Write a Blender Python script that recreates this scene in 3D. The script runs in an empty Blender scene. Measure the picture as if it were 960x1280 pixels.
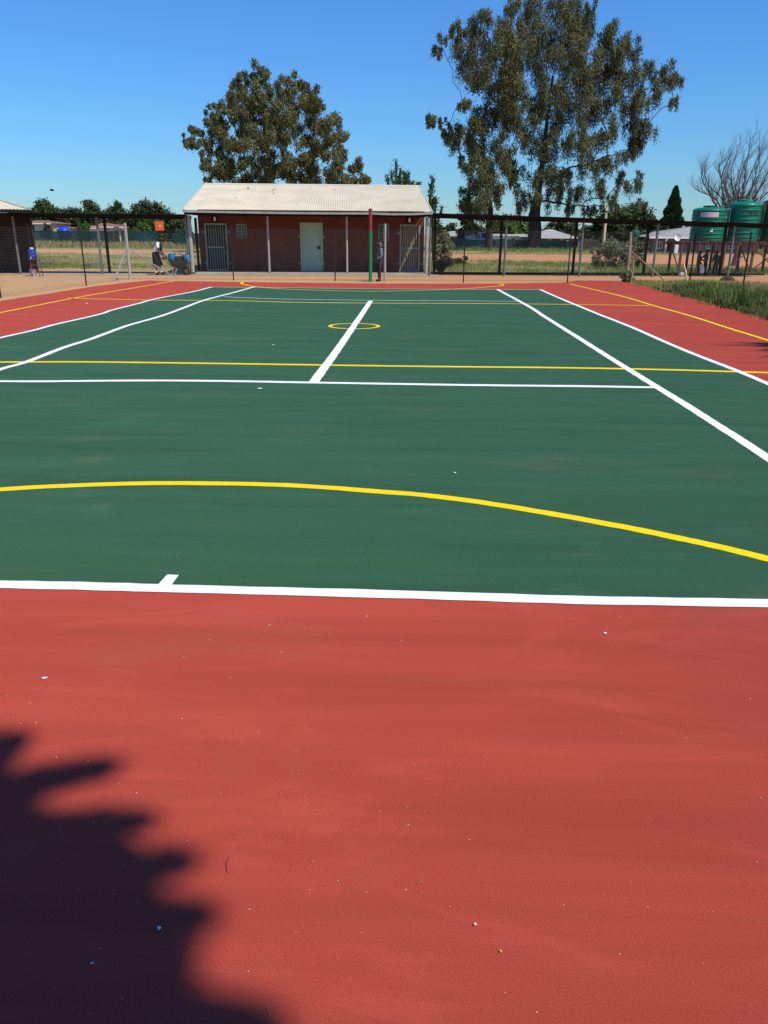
import bpy, math, random
import numpy as np
from mathutils import Vector, Matrix
random.seed(7); RNG = np.random.default_rng(7)
S = bpy.context.scene
COL = S.collection
R = math.radians

# ------------------------------------------------------------------ camera, sky, sun, exposure
F_PX = 964.627                       # focal length in pixels of a 960 x 1280 picture
CAM = Vector((1.1959, -3.4759, 1.6787))
C_R = Vector((0.99941424, 0.03355757, 0.00671303))
C_U = Vector((-0.01767078, 0.33803698, 0.94096692))
C_F = Vector((-0.02930729, 0.94053436, -0.33843196))
cd = bpy.data.cameras.new('camera'); cam = bpy.data.objects.new('camera', cd); COL.objects.link(cam)
m = Matrix((C_R, C_U, -C_F)).transposed().to_4x4(); m.translation = CAM
cam.matrix_world = m
cd.sensor_fit = 'VERTICAL'; cd.sensor_height = 36.0; cd.lens = F_PX / 1280 * 36
cd.clip_start = 0.05; cd.clip_end = 6000
S.camera = cam

SHX, SHY = -0.55, 0.42               # shadow travel per metre of height
SUN = Vector((-SHX, -SHY, 1)).normalized()
W = bpy.data.worlds.new('World'); S.world = W; W.use_nodes = True
wn = W.node_tree; bg = wn.nodes['Background']
sky = wn.nodes.new('ShaderNodeTexSky'); sky.sky_type = 'NISHITA'; sky.sun_disc = False
sky.sun_elevation = math.asin(SUN.z); sky.sun_rotation = math.atan2(SUN.x, SUN.y)
sky.altitude = 1400; sky.air_density = 1.7; sky.dust_density = 0.2; sky.ozone_density = 10.0
gm = wn.nodes.new('ShaderNodeGamma'); gm.inputs[1].default_value = 1.094      # the phone's deep blue rendering of a clear sky
tn = wn.nodes.new('ShaderNodeMix'); tn.data_type = 'RGBA'; tn.blend_type = 'MULTIPLY'; tn.inputs[0].default_value = 1
tn.inputs[7].default_value = (.605, .968, 1.36, 1)
wn.links.new(sky.outputs[0], gm.inputs[0]); wn.links.new(gm.outputs[0], tn.inputs[6]); wn.links.new(tn.outputs[2], bg.inputs[0])
bg.inputs[1].default_value = 0.082
sl = bpy.data.lights.new('sun', 'SUN'); sl.energy = 4.4; sl.angle = R(0.53); sl.color = (1, 0.935, 0.80)
so = bpy.data.objects.new('sun', sl); COL.objects.link(so)
so.rotation_euler = (-SUN).to_track_quat('-Z', 'Y').to_euler(); so.location = (20, -20, 40)
S.view_settings.view_transform = 'Standard'; S.view_settings.look = 'None'
S.view_settings.exposure = 0.12; S.view_settings.gamma = 1
S.render.resolution_x = 768; S.render.resolution_y = 1024

# ------------------------------------------------------------------ measuring helpers
def ray(x, y): return C_R * ((x - 480) / F_PX) + C_U * ((640 - y) / F_PX) + C_F
def G(x, y, z=0.0):                  # the ground point seen at a spot of the photograph
    d = ray(x, y); return CAM + d * ((z - CAM.z) / d.z)
def at(x, y, Y):                     # the point seen there at depth Y
    d = ray(x, y); return CAM + d * ((Y - CAM.y) / d.y)
TH = math.atan(0.085)                # the buildings stand slightly turned to the court
A0 = Vector((-8.12, 30.85, 0)); EU = Vector((math.cos(TH), math.sin(TH), 0)); EV = Vector((-math.sin(TH), math.cos(TH), 0))
def lx(px, py, v):                   # (u, z) on the plane v metres behind the building line
    d = ray(px, py); t = (v - (CAM - A0).dot(EV)) / d.dot(EV); P = CAM + d * t
    return (P - A0).dot(EU), P.z
def L(u, v, z=0): return A0 + EU * u + EV * v + Vector((0, 0, z))

# ------------------------------------------------------------------ mesh helpers
class MB:
    def __init__(s): s.v = []; s.f = []; s.smooth = False
    def box(s, x0, x1, y0, y1, z0, z1):
        return s.obox(Vector(((x0+x1)/2, (y0+y1)/2, (z0+z1)/2)), Vector(((x1-x0)/2, 0, 0)), Vector((0, (y1-y0)/2, 0)), Vector((0, 0, (z1-z0)/2)))
    def obox(s, c, a, b, d):
        n = len(s.v)
        for i in (-1, 1):
            for j in (-1, 1):
                for k in (-1, 1): s.v.append(tuple(c + a*i + b*j + d*k))
        for q in ((0,1,3,2),(4,6,7,5),(0,4,5,1),(2,3,7,6),(0,2,6,4),(1,5,7,3)): s.f.append(tuple(n+k for k in q))
        return s
    def bar(s, p, q, w, h=None):     # square bar from p to q
        p, q = Vector(p), Vector(q); d = q - p; h = h or w
        up = Vector((0,0,1)) if abs(d.normalized().z) < .95 else Vector((0,1,0))
        a = d.cross(up).normalized(); b = a.cross(d).normalized()
        return s.obox((p+q)/2, a*(w/2), b*(h/2), d/2)
    def tube(s, pts, rad, n=8, cap=True):
        pts = [Vector(p) for p in pts]
        if not hasattr(rad, '__len__'): rad = [rad]*len(pts)
        base = len(s.v); prev = None
        for i, p in enumerate(pts):
            t = (pts[min(i+1, len(pts)-1)] - pts[max(i-1, 0)])
            t = t.normalized() if t.length > 1e-9 else Vector((0,0,1))
            if prev is None:
                ref = Vector((0,0,1)) if abs(t.z) < .9 else Vector((1,0,0)); a = t.cross(ref).normalized()
            else:
                a = prev - t*prev.dot(t); a = a.normalized() if a.length > 1e-6 else t.orthogonal().normalized()
            prev = a; b = t.cross(a)
            for k in range(n):
                w = 2*math.pi*k/n; s.v.append(tuple(p + (a*math.cos(w) + b*math.sin(w))*rad[i]))
        for i in range(len(pts)-1):
            for k in range(n):
                s.f.append((base+i*n+k, base+i*n+(k+1)%n, base+(i+1)*n+(k+1)%n, base+(i+1)*n+k))
        if cap:
            s.f.append(tuple(base+k for k in reversed(range(n)))); e = base+(len(pts)-1)*n
            s.f.append(tuple(e+k for k in range(n)))
        s.smooth = True; return s
    def lathe(s, prof, c=(0,0,0), n=24, sx=1, sy=1):
        base = len(s.v); c = Vector(c)
        for r, z in prof:
            for k in range(n):
                w = 2*math.pi*k/n; s.v.append((c.x + r*math.cos(w)*sx, c.y + r*math.sin(w)*sy, c.z + z))
        for i in range(len(prof)-1):
            for k in range(n): s.f.append((base+i*n+k, base+i*n+(k+1)%n, base+(i+1)*n+(k+1)%n, base+(i+1)*n+k))
        s.f.append(tuple(base+k for k in reversed(range(n)))); e = base+(len(prof)-1)*n
        s.f.append(tuple(e+k for k in range(n))); s.smooth = True; return s
    def poly(s, pts):
        n = len(s.v); s.v += [tuple(p) for p in pts]; s.f.append(tuple(range(n, n+len(pts)))); return s
    def prism(s, pts, d):            # closed outline pushed along d
        d = Vector(d); k = len(pts); n = len(s.v)
        s.v += [tuple(p) for p in pts] + [tuple(Vector(p)+d) for p in pts]
        s.f.append(tuple(range(n, n+k))); s.f.append(tuple(reversed(range(n+k, n+2*k))))
        for i in range(k): j = (i+1) % k; s.f.append((n+i, n+k+i, n+k+j, n+j))
        return s
    def add_np(s, V, Fc):
        n = len(s.v); s.v += [tuple(p) for p in V]; s.f += [tuple(n+i for i in q) for q in Fc]; return s
    def build(s, name, mt, parent=None, local=False, smooth=None):
        me = bpy.data.meshes.new(name)
        off = Vector((0,0,0))
        if parent is not None and not local:
            r = parent
            while r.parent: r = r.parent
            off = r.location
            if r.rotation_euler.z:
                Mi = Matrix.Rotation(-r.rotation_euler.z, 3, 'Z'); vv = [tuple(Mi @ (Vector(p)-off)) for p in s.v]
            else: vv = [(p[0]-off[0], p[1]-off[1], p[2]-off[2]) for p in s.v]
        else: vv = s.v
        me.from_pydata(vv, [], s.f); me.update()
        if s.smooth if smooth is None else smooth:
            me.shade_auto(angle=R(40)) if hasattr(me, 'shade_auto') else me.polygons.foreach_set('use_smooth', [True]*len(me.polygons))
            try: me.set_sharp_from_angle(angle=R(40))
            except Exception: pass
        me.materials.append(mt)
        o = bpy.data.objects.new(name, me); COL.objects.link(o)
        if parent is not None: o.parent = parent
        return o
def tag(o, label=None, cat=None, group=None, kind=None):
    if label: o['label'] = label
    if cat: o['category'] = cat
    if group: o['group'] = group
    if kind: o['kind'] = kind
    return o
def thing(name, loc, label, cat, group=None, rz=0):
    o = bpy.data.objects.new(name, None); COL.objects.link(o); o.location = loc; o.rotation_euler = (0,0,rz)
    o.empty_display_size = .1
    return tag(o, label, cat, group)
def copy_tree(o, parent=None):
    c = o.copy(); COL.objects.link(c); c.parent = parent
    for ch in list(o.children): copy_tree(ch, c)
    return c

# ------------------------------------------------------------------ material helpers
def sh(node, name, val):
    if name in node.inputs: node.inputs[name].default_value = val
def new_mat(name, col, rough=.7, spec=.3, metal=0.0):
    mt = bpy.data.materials.new(name); mt.use_nodes = True
    b = mt.node_tree.nodes['Principled BSDF']
    b.inputs['Base Color'].default_value = (*col, 1); b.inputs['Roughness'].default_value = rough
    sh(b, 'Specular IOR Level', spec); b.inputs['Metallic'].default_value = metal
    return mt
def nd(nt, typ, **kw):
    n = nt.nodes.new(typ)
    for k, v in kw.items():
        if k.startswith('i_'): n.inputs[k[2:].replace('_', ' ')].default_value = v
        else: setattr(n, k, v)
    return n
def coords(nt, scale=(1,1,1), kind='Object'):
    tc = nt.nodes.new('ShaderNodeTexCoord'); mp = nt.nodes.new('ShaderNodeMapping'); mp.inputs['Scale'].default_value = scale
    nt.links.new(tc.outputs[kind], mp.inputs['Vector']); return mp.outputs[0]
def noise(nt, vec, scale, detail=4, rough=.55, dist=0):
    n = nt.nodes.new('ShaderNodeTexNoise'); nt.links.new(vec, n.inputs['Vector'])
    n.inputs['Scale'].default_value = scale; n.inputs['Detail'].default_value = detail
    n.inputs['Roughness'].default_value = rough; n.inputs['Distortion'].default_value = dist
    return n.outputs['Fac']
def ramp(nt, fac, stops):
    r = nt.nodes.new('ShaderNodeValToRGB'); nt.links.new(fac, r.inputs[0]); e = r.color_ramp.elements
    while len(e) < len(stops): e.new(.5)
    for k, (p, c) in zip(e, stops): k.position = p; k.color = (*c, 1) if hasattr(c, '__len__') else (c, c, c, 1)
    return r.outputs[0]
def mix(nt, fac, a, b, mode='MIX'):
    n = nt.nodes.new('ShaderNodeMix'); n.data_type = 'RGBA'; n.blend_type = mode
    for i, x in ((0, fac), (6, a), (7, b)):
        if hasattr(x, 'is_linked') or hasattr(x, 'links'): nt.links.new(x, n.inputs[i])
        elif i == 0: n.inputs[0].default_value = x
        else: n.inputs[i].default_value = (*x, 1)
    return n.outputs[2]
def math_(nt, op, a, b=None, c=None, clamp=False):
    n = nt.nodes.new('ShaderNodeMath'); n.operation = op; n.use_clamp = clamp
    for i, x in enumerate((a, b, c)):
        if x is None: continue
        if hasattr(x, 'is_linked'): nt.links.new(x, n.inputs[i])
        else: n.inputs[i].default_value = x
    return n.outputs[0]
def bump(nt, h, strength=.3, dist=.01):
    b = nt.nodes.new('ShaderNodeBump'); b.inputs['Strength'].default_value = strength; b.inputs['Distance'].default_value = dist
    nt.links.new(h, b.inputs['Height']); nt.links.new(b.outputs[0], nt.nodes['Principled BSDF'].inputs['Normal'])
def base(nt, c): nt.links.new(c, nt.nodes['Principled BSDF'].inputs['Base Color'])
def worn(name, col, rough=.6, amount=.18, scale=3, spec=.3, metal=0, bumpy=.1, tint=None):
    """a base colour with uneven, blotchy wear of its own"""
    mt = new_mat(name, col, rough, spec, metal); nt = mt.node_tree; v = coords(nt)
    f = noise(nt, v, scale, 6, .65)
    lo = tuple(c*(1-amount) for c in col); hi = tuple(min(1, c*(1+amount)) for c in (tint or col))
    base(nt, ramp(nt, f, [(.3, lo), (.7, hi)]))
    if bumpy: bump(nt, noise(nt, v, scale*12, 3), bumpy, .0014)
    return mt

def court_paint(name, col, patch):
    mt = new_mat(name, col, .8, .03); nt = mt.node_tree
    b = nt.nodes['Principled BSDF']; sh(b, 'Diffuse Roughness', .45)
    strk = noise(nt, coords(nt, (.22, 3.2, 1)), 1.0, 5, .62, .3)        # the painters' roller bands across the court
    cloud = noise(nt, coords(nt, (1, 1, 1)), .55, 5, .6, .4)
    scuff = noise(nt, coords(nt, (.5, 1.6, 1)), 1.7, 8, .7, 1.2)
    fine = noise(nt, coords(nt), 260, 3, .7)
    c = mix(nt, ramp(nt, strk, [(.3, 0), (.7, 1)]), tuple(x*.80 for x in col), tuple(x*1.18 for x in col))
    c = mix(nt, ramp(nt, cloud, [(.35, 0), (.72, .6)]), c, patch)
    c = mix(nt, ramp(nt, scuff, [(.52, 0), (.74, .38)]), c, tuple(min(1, x*1.5+.014) for x in col))
    dust = noise(nt, coords(nt, (.6, 1.5, 1)), .9, 9, .72, .8)
    c = mix(nt, ramp(nt, dust, [(.55, 0), (.78, .30)]), c, (.20, .135, .085))
    crk = noise(nt, coords(nt, (1, 1, 1)), 3.5, 10, .8, 2.0)
    c = mix(nt, ramp(nt, crk, [(.30, .35), (.38, 0)]), c, tuple(x*.6 for x in col))
    c = mix(nt, ramp(nt, fine, [(.36, .6), (.5, 0)]), c, tuple(x*.55 for x in col))
    c = mix(nt, ramp(nt, fine, [(.56, 0), (.70, .5)]), c, tuple(min(1, x*1.6+.02) for x in col))
    base(nt, c)
    h = noise(nt, coords(nt), 170, 4, .75); bump(nt, h, .55, .003)
    nt.links.new(ramp(nt, scuff, [(.3, .85), (.7, .65)]), b.inputs['Roughness'])
    return mt
RED = court_paint('red_court_paint', (.385, .062, .040), (.33, .054, .039))
GREEN = court_paint('green_court_paint', (.034, .096, .053), (.040, .104, .057))
def line_paint(name, col, under):
    mt = new_mat(name, col, .7, .1); nt = mt.node_tree
    f = noise(nt, coords(nt), 9, 8, .75); g = noise(nt, coords(nt), 120, 3, .7)
    c = mix(nt, ramp(nt, f, [(.3, .0), (.75, .16)]), col, tuple(x*.82 for x in col))
    c = mix(nt, ramp(nt, g, [(.22, .55), (.3, 0)]), c, under)
    base(nt, c); bump(nt, g, .2, .002); return mt
WHITE = line_paint('white_line_paint', (.80, .80, .78), (.3, .2, .18))
YELLOW = line_paint('yellow_line_paint', (.82, .60, .004), (.3, .3, .1))
CONC = worn('concrete', (.42, .345, .26), .85, .15, 2.0)
CONC_G = worn('grey_concrete', (.20, .20, .19), .85, .15, 2.0)
GALV = worn('galvanised_steel', (.17, .18, .165), .5, .15, 6, .4, .3)
GALV_P = worn('pale_steel', (.36, .345, .31), .5, .12, 6, .4)
BROWN = worn('brown_painted_steel', (.020, .014, .012), .8, .2, 6, .12)
RUSTY = worn('rust_red_steel', (.17, .062, .045), .65, .25, 5)
BLACK = worn('black_painted_steel', (.02, .019, .019), .5, .2, 8)
FASCIA = worn('dark_fascia', (.014, .014, .014), .8, .2, 3, .12)
GUTTER = worn('gutter_paint', (.34, .325, .285), .55, .15, 2)
WOODP = worn('weathered_wood', (.33, .23, .14), .8, .25, 5)
STAKE = worn('pale_wood', (.62, .47, .24), .8, .15, 5)
ROOF = worn('cream_roof_paint', (.60, .535, .385), .55, .10, .9, .3, 0, 0, (.62, .555, .40))
ROOFTRIM = worn('roof_trim', (.60, .55, .44), .5, .08, 2)
DOORG = worn('pale_green_door_paint', (.31, .48, .34), .5, .10, 2)
GATEG = worn('green_grey_gate_paint', (.24, .33, .28), .5, .15, 4)
DARKDOOR = worn('dark_door', (.035, .045, .06), .6, .2, 3)
OCHRE = worn('ochre_door', (.30, .17, .06), .6, .2, 3)
GLASS = new_mat('dark_window_glass', (.03, .04, .045), .12, .6)
WHITEP = worn('white_paint', (.75, .75, .72), .5, .08, 3)
CREAM = worn('cream_plaster', (.55, .45, .33), .85, .12, 1)
TANROOF = worn('brown_tiles', (.23, .11, .075), .8, .2, .7)
GREYROOF = worn('grey_tiles', (.30, .29, .28), .8, .15, .7)
PALEROOF = worn('pale_grey_roof', (.36, .355, .34), .7, .12, .7)
TANK = worn('green_tank_plastic', (.005, .16, .088), .36, .1, 2, .45, 0, 0)
TANKD = worn('dark_green_tank_plastic', (.003, .06, .035), .4, .1, 2, .45, 0, 0)
TANKL = worn('light_green_plastic', (.10, .48, .14), .4, .1, 2, .45, 0, 0)
STICKER = worn('faded_label', (.62, .50, .48), .5, .15, 4)
POLEG = worn('green_post_paint', (.015, .21, .055), .4, .1, 4, .4)
POLER = worn('red_post_paint', (.30, .035, .025), .45, .12, 4, .4)
BLUE = worn('blue_plastic', (.008, .055, .30), .4, .1, 4, .45)
TEAL = worn('blue_cloth', (.012, .15, .30), .7, .2, 6)
NAVY = worn('dark_navy_cloth', (.012, .016, .03), .85, .3, 8)
BLACKC = worn('black_cloth', (.014, .012, .013), .85, .3, 8)
SHIRT = worn('white_shirt_cloth', (.78, .78, .80), .85, .06, 8)
TEALC = worn('teal_cloth', (.02, .10, .10), .85, .2, 8)
GREENC = worn('dark_green_cloth', (.012, .055, .035), .85, .2, 8)
HOODC = worn('grey_blue_cloth', (.13, .17, .175), .85, .2, 8)
SHORTS = worn('dark_shorts_cloth', (.03, .035, .04), .85, .2, 8)
SKIN = worn('dark_brown_skin', (.065, .032, .020), .55, .1, 8, .35)
HAIR = new_mat('black_hair', (.008, .007, .007), .75, .2)
EYE = new_mat('eye_white', (.6, .6, .58), .3, .5)
ORANGE = worn('orange_board', (.80, .13, .02), .55, .1, 3)
RUBBER = new_mat('black_rubber', (.015, .015, .015), .8, .2)

def brick_mat(name, c1, c2, mortar):
    mt = new_mat(name, c1, .85, .2); nt = mt.node_tree
    tc = nt.nodes.new('ShaderNodeTexCoord'); sp = nt.nodes.new('ShaderNodeSeparateXYZ'); nt.links.new(tc.outputs['Object'], sp.inputs[0])
    cb = nt.nodes.new('ShaderNodeCombineXYZ')
    nt.links.new(math_(nt, 'ADD', sp.outputs[0], sp.outputs[1]), cb.inputs[0]); nt.links.new(sp.outputs[2], cb.inputs[1])
    br = nt.nodes.new('ShaderNodeTexBrick'); nt.links.new(cb.outputs[0], br.inputs['Vector'])
    br.inputs['Color1'].default_value = (*c1, 1); br.inputs['Color2'].default_value = (*c2, 1); br.inputs['Mortar'].default_value = (*mortar, 1)
    br.inputs['Scale'].default_value = 1; br.inputs['Brick Width'].default_value = .23; br.inputs['Row Height'].default_value = .086; br.inputs['Mortar Size'].default_value = .011
    f = noise(nt, tc.outputs['Object'], 1.3, 5, .6)
    base(nt, mix(nt, ramp(nt, f, [(.3, .0), (.75, .45)]), br.outputs['Color'], tuple(x*.6 for x in c2)))
    bump(nt, br.outputs['Fac'], -.4, .01); return mt
BRICK = brick_mat('red_face_brick', (.185, .050, .030), (.135, .038, .024), (.075, .05, .04))
BRICKD = brick_mat('brown_face_brick', (.050, .028, .024), (.038, .022, .020), (.03, .024, .022))

def leaf_mat(name, cols, trans=.25, rough=.5):
    mt = bpy.data.materials.new(name); mt.use_nodes = True; nt = mt.node_tree; b = nt.nodes['Principled BSDF']
    geo = nt.nodes.new('ShaderNodeNewGeometry')
    n = noise(nt, coords(nt), .55, 3, .6)
    f = math_(nt, 'ADD', math_(nt, 'MULTIPLY', geo.outputs['Random Per Island'], .40), math_(nt, 'MULTIPLY', n, .65))
    k = len(cols); c = ramp(nt, f, [(.12 + .76*i/(k-1), x) for i, x in enumerate(cols)])
    nt.links.new(c, b.inputs['Base Color']); b.inputs['Roughness'].default_value = rough; sh(b, 'Specular IOR Level', .18)
    tr = nt.nodes.new('ShaderNodeBsdfTranslucent'); nt.links.new(c, tr.inputs[0])
    mx = nt.nodes.new('ShaderNodeMixShader'); mx.inputs[0].default_value = trans
    nt.links.new(b.outputs[0], mx.inputs[1]); nt.links.new(tr.outputs[0], mx.inputs[2])
    nt.links.new(mx.outputs[0], nt.nodes['Material Output'].inputs[0]); return mt
EUC = leaf_mat('eucalyptus_leaves', [(.042,.056,.020), (.082,.096,.034), (.135,.130,.046), (.185,.150,.080)], .10, .5)
EUC2 = leaf_mat('eucalyptus_leaves_olive', [(.046,.060,.021), (.090,.104,.036), (.14,.138,.050), (.18,.152,.08)], .10, .5)
DKLEAF = leaf_mat('dark_leaves', [(.022,.040,.013), (.048,.075,.022), (.085,.115,.035)], .2)
BRLEAF = leaf_mat('bright_leaves', [(.04,.085,.012), (.08,.15,.02), (.13,.20,.03)], .3)
YLEAF = leaf_mat('yellow_green_leaves', [(.10,.11,.02), (.20,.19,.03), (.28,.24,.05)], .3)
CONLEAF = leaf_mat('conifer_needles', [(.016,.044,.013), (.032,.075,.020), (.06,.11,.03)], .1)
SAGE = leaf_mat('sage_leaves', [(.10,.12,.07), (.18,.20,.12), (.30,.31,.20)], .3)
PALELEAF = leaf_mat('pale_bush_leaves', [(.09,.11,.04), (.20,.21,.09), (.34,.32,.17)], .3)
GRASSM = leaf_mat('green_grass', [(.07,.13,.022), (.16,.25,.045), (.30,.36,.09), (.58,.52,.28)], .45)
DRYG = leaf_mat('dry_grass', [(.16,.165,.05), (.26,.24,.085), (.38,.32,.15), (.50,.40,.22)], .35)
DKWEED = leaf_mat('dark_weeds', [(.018,.042,.010), (.04,.085,.016), (.08,.13,.028)], .25)
BARK = worn('grey_brown_bark', (.11, .085, .065), .9, .35, 1.5, .2)
BARKD = worn('dark_bark', (.045, .036, .032), .9, .3, 2, .2)
TWIG = worn('bare_twig_bark', (.115, .085, .075), .9, .25, 2, .2)

# ------------------------------------------------------------------ ground and court
def ground_mat():
    mt = new_mat('dry_veld_soil', (.4, .25, .15), .95, .1); nt = mt.node_tree
    tc = nt.nodes.new('ShaderNodeTexCoord'); sp = nt.nodes.new('ShaderNodeSeparateXYZ'); nt.links.new(tc.outputs['Object'], sp.inputs[0])
    X, Y = sp.outputs[0], sp.outputs[1]
    big = noise(nt, coords(nt, (.35, 1, 1)), .12, 6, .6); mid = noise(nt, coords(nt, (.4, 1, 1)), .6, 6, .65); fin = noise(nt, coords(nt), 9, 6, .7)
    def sstep(v, a, b): 
        n = nt.nodes.new('ShaderNodeMapRange'); n.interpolation_type = 'SMOOTHSTEP'; nt.links.new(v, n.inputs[0])
        n.inputs[1].default_value = a; n.inputs[2].default_value = b; return n.outputs[0]
    side = sstep(math_(nt, 'ADD', X, math_(nt, 'MULTIPLY', math_(nt, 'SUBTRACT', mid, .5), 6)), -7, 6)
    soil = mix(nt, side, (.53, .315, .140), (.52, .245, .095))
    soil = mix(nt, ramp(nt, mid, [(.3, .0), (.7, .6)]), soil, (.40, .26, .16))
    soil = mix(nt, ramp(nt, fin, [(.25, .35), (.5, 0)]), soil, (.24, .14, .08))
    grass = mix(nt, ramp(nt, mid, [(.35, 0), (.65, 1)]), (.40, .315, .145), (.19, .195, .065))
    grass = mix(nt, ramp(nt, fin, [(.3, .5), (.6, 0)]), grass, (.10, .095, .04))
    # where grass grows: beyond the walkway, except along the worn track
    wob = math_(nt, 'MULTIPLY', math_(nt, 'SUBTRACT', big, .5), 26)
    g0 = sstep(math_(nt, 'ADD', Y, math_(nt, 'MULTIPLY', math_(nt, 'SUBTRACT', mid, .5), 5)), 33.6, 36.5)
    ty = math_(nt, 'ADD', Y, wob); ty = math_(nt, 'ADD', ty, math_(nt, 'MULTIPLY', X, .22))
    wid = math_(nt, 'ADD', 10, math_(nt, 'MULTIPLY', sstep(X, 5, 45), 16))
    tr = math_(nt, 'DIVIDE', math_(nt, 'ABSOLUTE', math_(nt, 'SUBTRACT', ty, 66)), wid)
    trk = sstep(math_(nt, 'ADD', tr, math_(nt, 'MULTIPLY', math_(nt, 'SUBTRACT', mid, .5), .9)), .75, 1.15)
    msk = math_(nt, 'MULTIPLY', g0, trk)
    msk = math_(nt, 'MULTIPLY', msk, ramp(nt, mid, [(.28, .25), (.42, 1)]))
    base(nt, mix(nt, msk, soil, grass)); bump(nt, fin, .5, .03); return mt
GROUND = ground_mat()
mb = MB()
xs = [-1600, -400, -120, -60, -30, -10, 10, 30, 60, 120, 400, 1600]; ys = [-400, -60, -10, 10, 30, 60, 120, 260, 700, 2600]
for y in ys:
    for x in xs: mb.v.append((x, y, -.012))
nx = len(xs)
for j in range(len(ys)-1):
    for i in range(nx-1): mb.f.append((j*nx+i, j*nx+i+1, (j+1)*nx+i+1, (j+1)*nx+i))
tag(mb.build('ground', GROUND), kind='structure')

def wob_edge(pts, amp=.05, n=6):
    out = []
    for i in range(len(pts)-1):
        a, b = Vector(pts[i]), Vector(pts[i+1]); d = b-a; nn = Vector((-d.y, d.x, 0)).normalized(); k = max(2, int(d.length*n/3))
        for j in range(k): out.append(a + d*(j/k) + nn*random.uniform(-amp, amp))
    out.append(Vector(pts[-1])); return out
lf = [(-9.6, -9, 0), (-9.5, 8, 0)] + [tuple(G(x, y)) for x, y in [(0, 376), (60, 367), (120, 357.5), (160, 353.2), (185, 350.5)]]
bk = [tuple(G(x, y)) for x, y in [(185, 350.5), (300, 352.5), (480, 354.5), (600, 354.5), (700, 353.5), (722, 350.5), (780, 352)]]
rt = [tuple(G(x, y)) for x, y in [(780, 352), (820, 361), (860, 371), (905, 383), (960, 399)]] + [(9.6, 9, 0), (9.8, -9, 0)]
out = wob_edge(lf, .03)[:-1] + wob_edge(bk, .03)[:-1] + wob_edge(rt, .07)
mb = MB(); mb.poly([(p.x, p.y, 0) for p in out]); tag(mb.build('court_surround', RED), kind='structure')

def smooth_line(pts, k=6):
    P = [Vector(p) for p in pts]; P = [P[0]*2-P[1]] + P + [P[-1]*2-P[-2]]; o = []
    for i in range(1, len(P)-2):
        for j in range(k):
            t = j/k; a, b, c, d = P[i-1:i+3]
            o.append(.5*((2*b) + (c-a)*t + (2*a-5*b+4*c-d)*t*t + (3*b-a-3*c+d)*t**3))
    o.append(P[-2]); return o
def px_line(pts, k=6): return smooth_line([G(*p) for p in pts], k)
L_base = px_line([(-60, 729.5), (0, 731), (120, 733.5), (240, 737), (480, 743), (720, 750.5), (960, 754.5), (1040, 756)])
L_serv = px_line([(-40, 476.8), (0, 476.8), (50, 477), (170, 476), (270, 476.5), (390, 478.5), (480, 480), (600, 481.8), (720, 483), (818, 484.5)])
L_cent = px_line([(392, 478), (427, 430), (463.5, 376.2)], 3)
L_fars = px_line([(279, 371), (310, 372.5), (360, 374), (464, 375.5), (560, 376), (650, 377)])
L_farb = px_line([(265, 359), (340, 359.6), (460, 361), (560, 361.6), (675, 362)])
L_rs = px_line([(622, 362), (660, 382.5), (680, 395.5), (700, 408), (735, 430), (768, 451), (822, 484.5), (847, 500), (905, 537), (960, 573), (1010, 607), (1110, 675), (1238, 761)])
L_rd = px_line([(675, 362), (700, 373), (746, 392), (789, 409), (852, 436.5), (917, 462), (960, 480), (1040, 516), (1200, 588)])
L_ls = px_line([(318, 358.5), (295, 365), (262, 373.5), (245, 379), (205, 394), (160, 407), (115, 423.5), (80, 434.5), (35, 452), (0, 462), (-40, 476.8), (-90, 494)])
L_ld = px_line([(265, 358.7), (240, 365), (195, 373.5), (175, 379), (140, 387.8), (130, 391.5), (110, 396.5), (70, 405.5), (40, 413.5), (0, 422.5), (-60, 437), (-160, 461)])
def ribbon(name, pts, w, z, mt, wob=.0025, taper=None):
    """a strip of paint with slightly uneven edges"""
    P = []
    for i in range(len(pts)-1):
        a, b = pts[i], pts[i+1]; k = max(1, int((b-a).length/.09)) if a.y < 9 else max(1, int((b-a).length/.4))
        for j in range(k): P.append(a.lerp(b, j/k))
    P.append(pts[-1]); mb = MB(); n = len(P)
    for i, p in enumerate(P):
        t = (P[min(i+1, n-1)]-P[max(i-1, 0)]); t = Vector((t.x, t.y, 0)).normalized(); q = Vector((-t.y, t.x, 0))
        for s in (-1, 1):
            e = p + q*s*(w/2 + random.uniform(-wob, wob)); mb.v.append((e.x, e.y, z))
    for i in range(n-1): mb.f.append((2*i, 2*i+2, 2*i+3, 2*i+1))
    return tag(mb.build(name, mt), kind='structure')
# the green court lies inside the outermost white lines
bx = [p for p in L_base]
def x_on(line, y):
    for a, b in zip(line, line[1:]):
        if (a.y-y)*(b.y-y) <= 0 and a.y != b.y: return a.x + (b.x-a.x)*(y-a.y)/(b.y-a.y)
    e = line[0] if abs(line[0].y-y) < abs(line[-1].y-y) else line[-1]; return e.x
ylo = 0.25; mbg = MB(); rows = []
yy = [ylo] + list(np.arange(.6, 23.2, .35))
poly = [(x_on(L_ld, y), y, .0014) for y in yy if y < L_ld[0].y]
poly += [(p.x, p.y, .0014) for p in L_farb]
poly += [(x_on(L_rd, y), y, .0014) for y in reversed(yy) if y < L_rd[0].y]
def y_base(x):
    for a, b in zip(L_base, L_base[1:]):
        if a.x <= x <= b.x: return a.y + (b.y-a.y)*(x-a.x)/(b.x-a.x)
    a, b = (L_base[0], L_base[1]) if x < L_base[0].x else (L_base[-2], L_base[-1])
    return a.y + (b.y-a.y)/(b.x-a.x)*(x-a.x)*.5
xr = poly[-1][0]; xl = poly[0][0]
for k in range(41):
    x = xr + (xl-xr)*k/40; poly.append((x, y_base(x), .0014))
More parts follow.
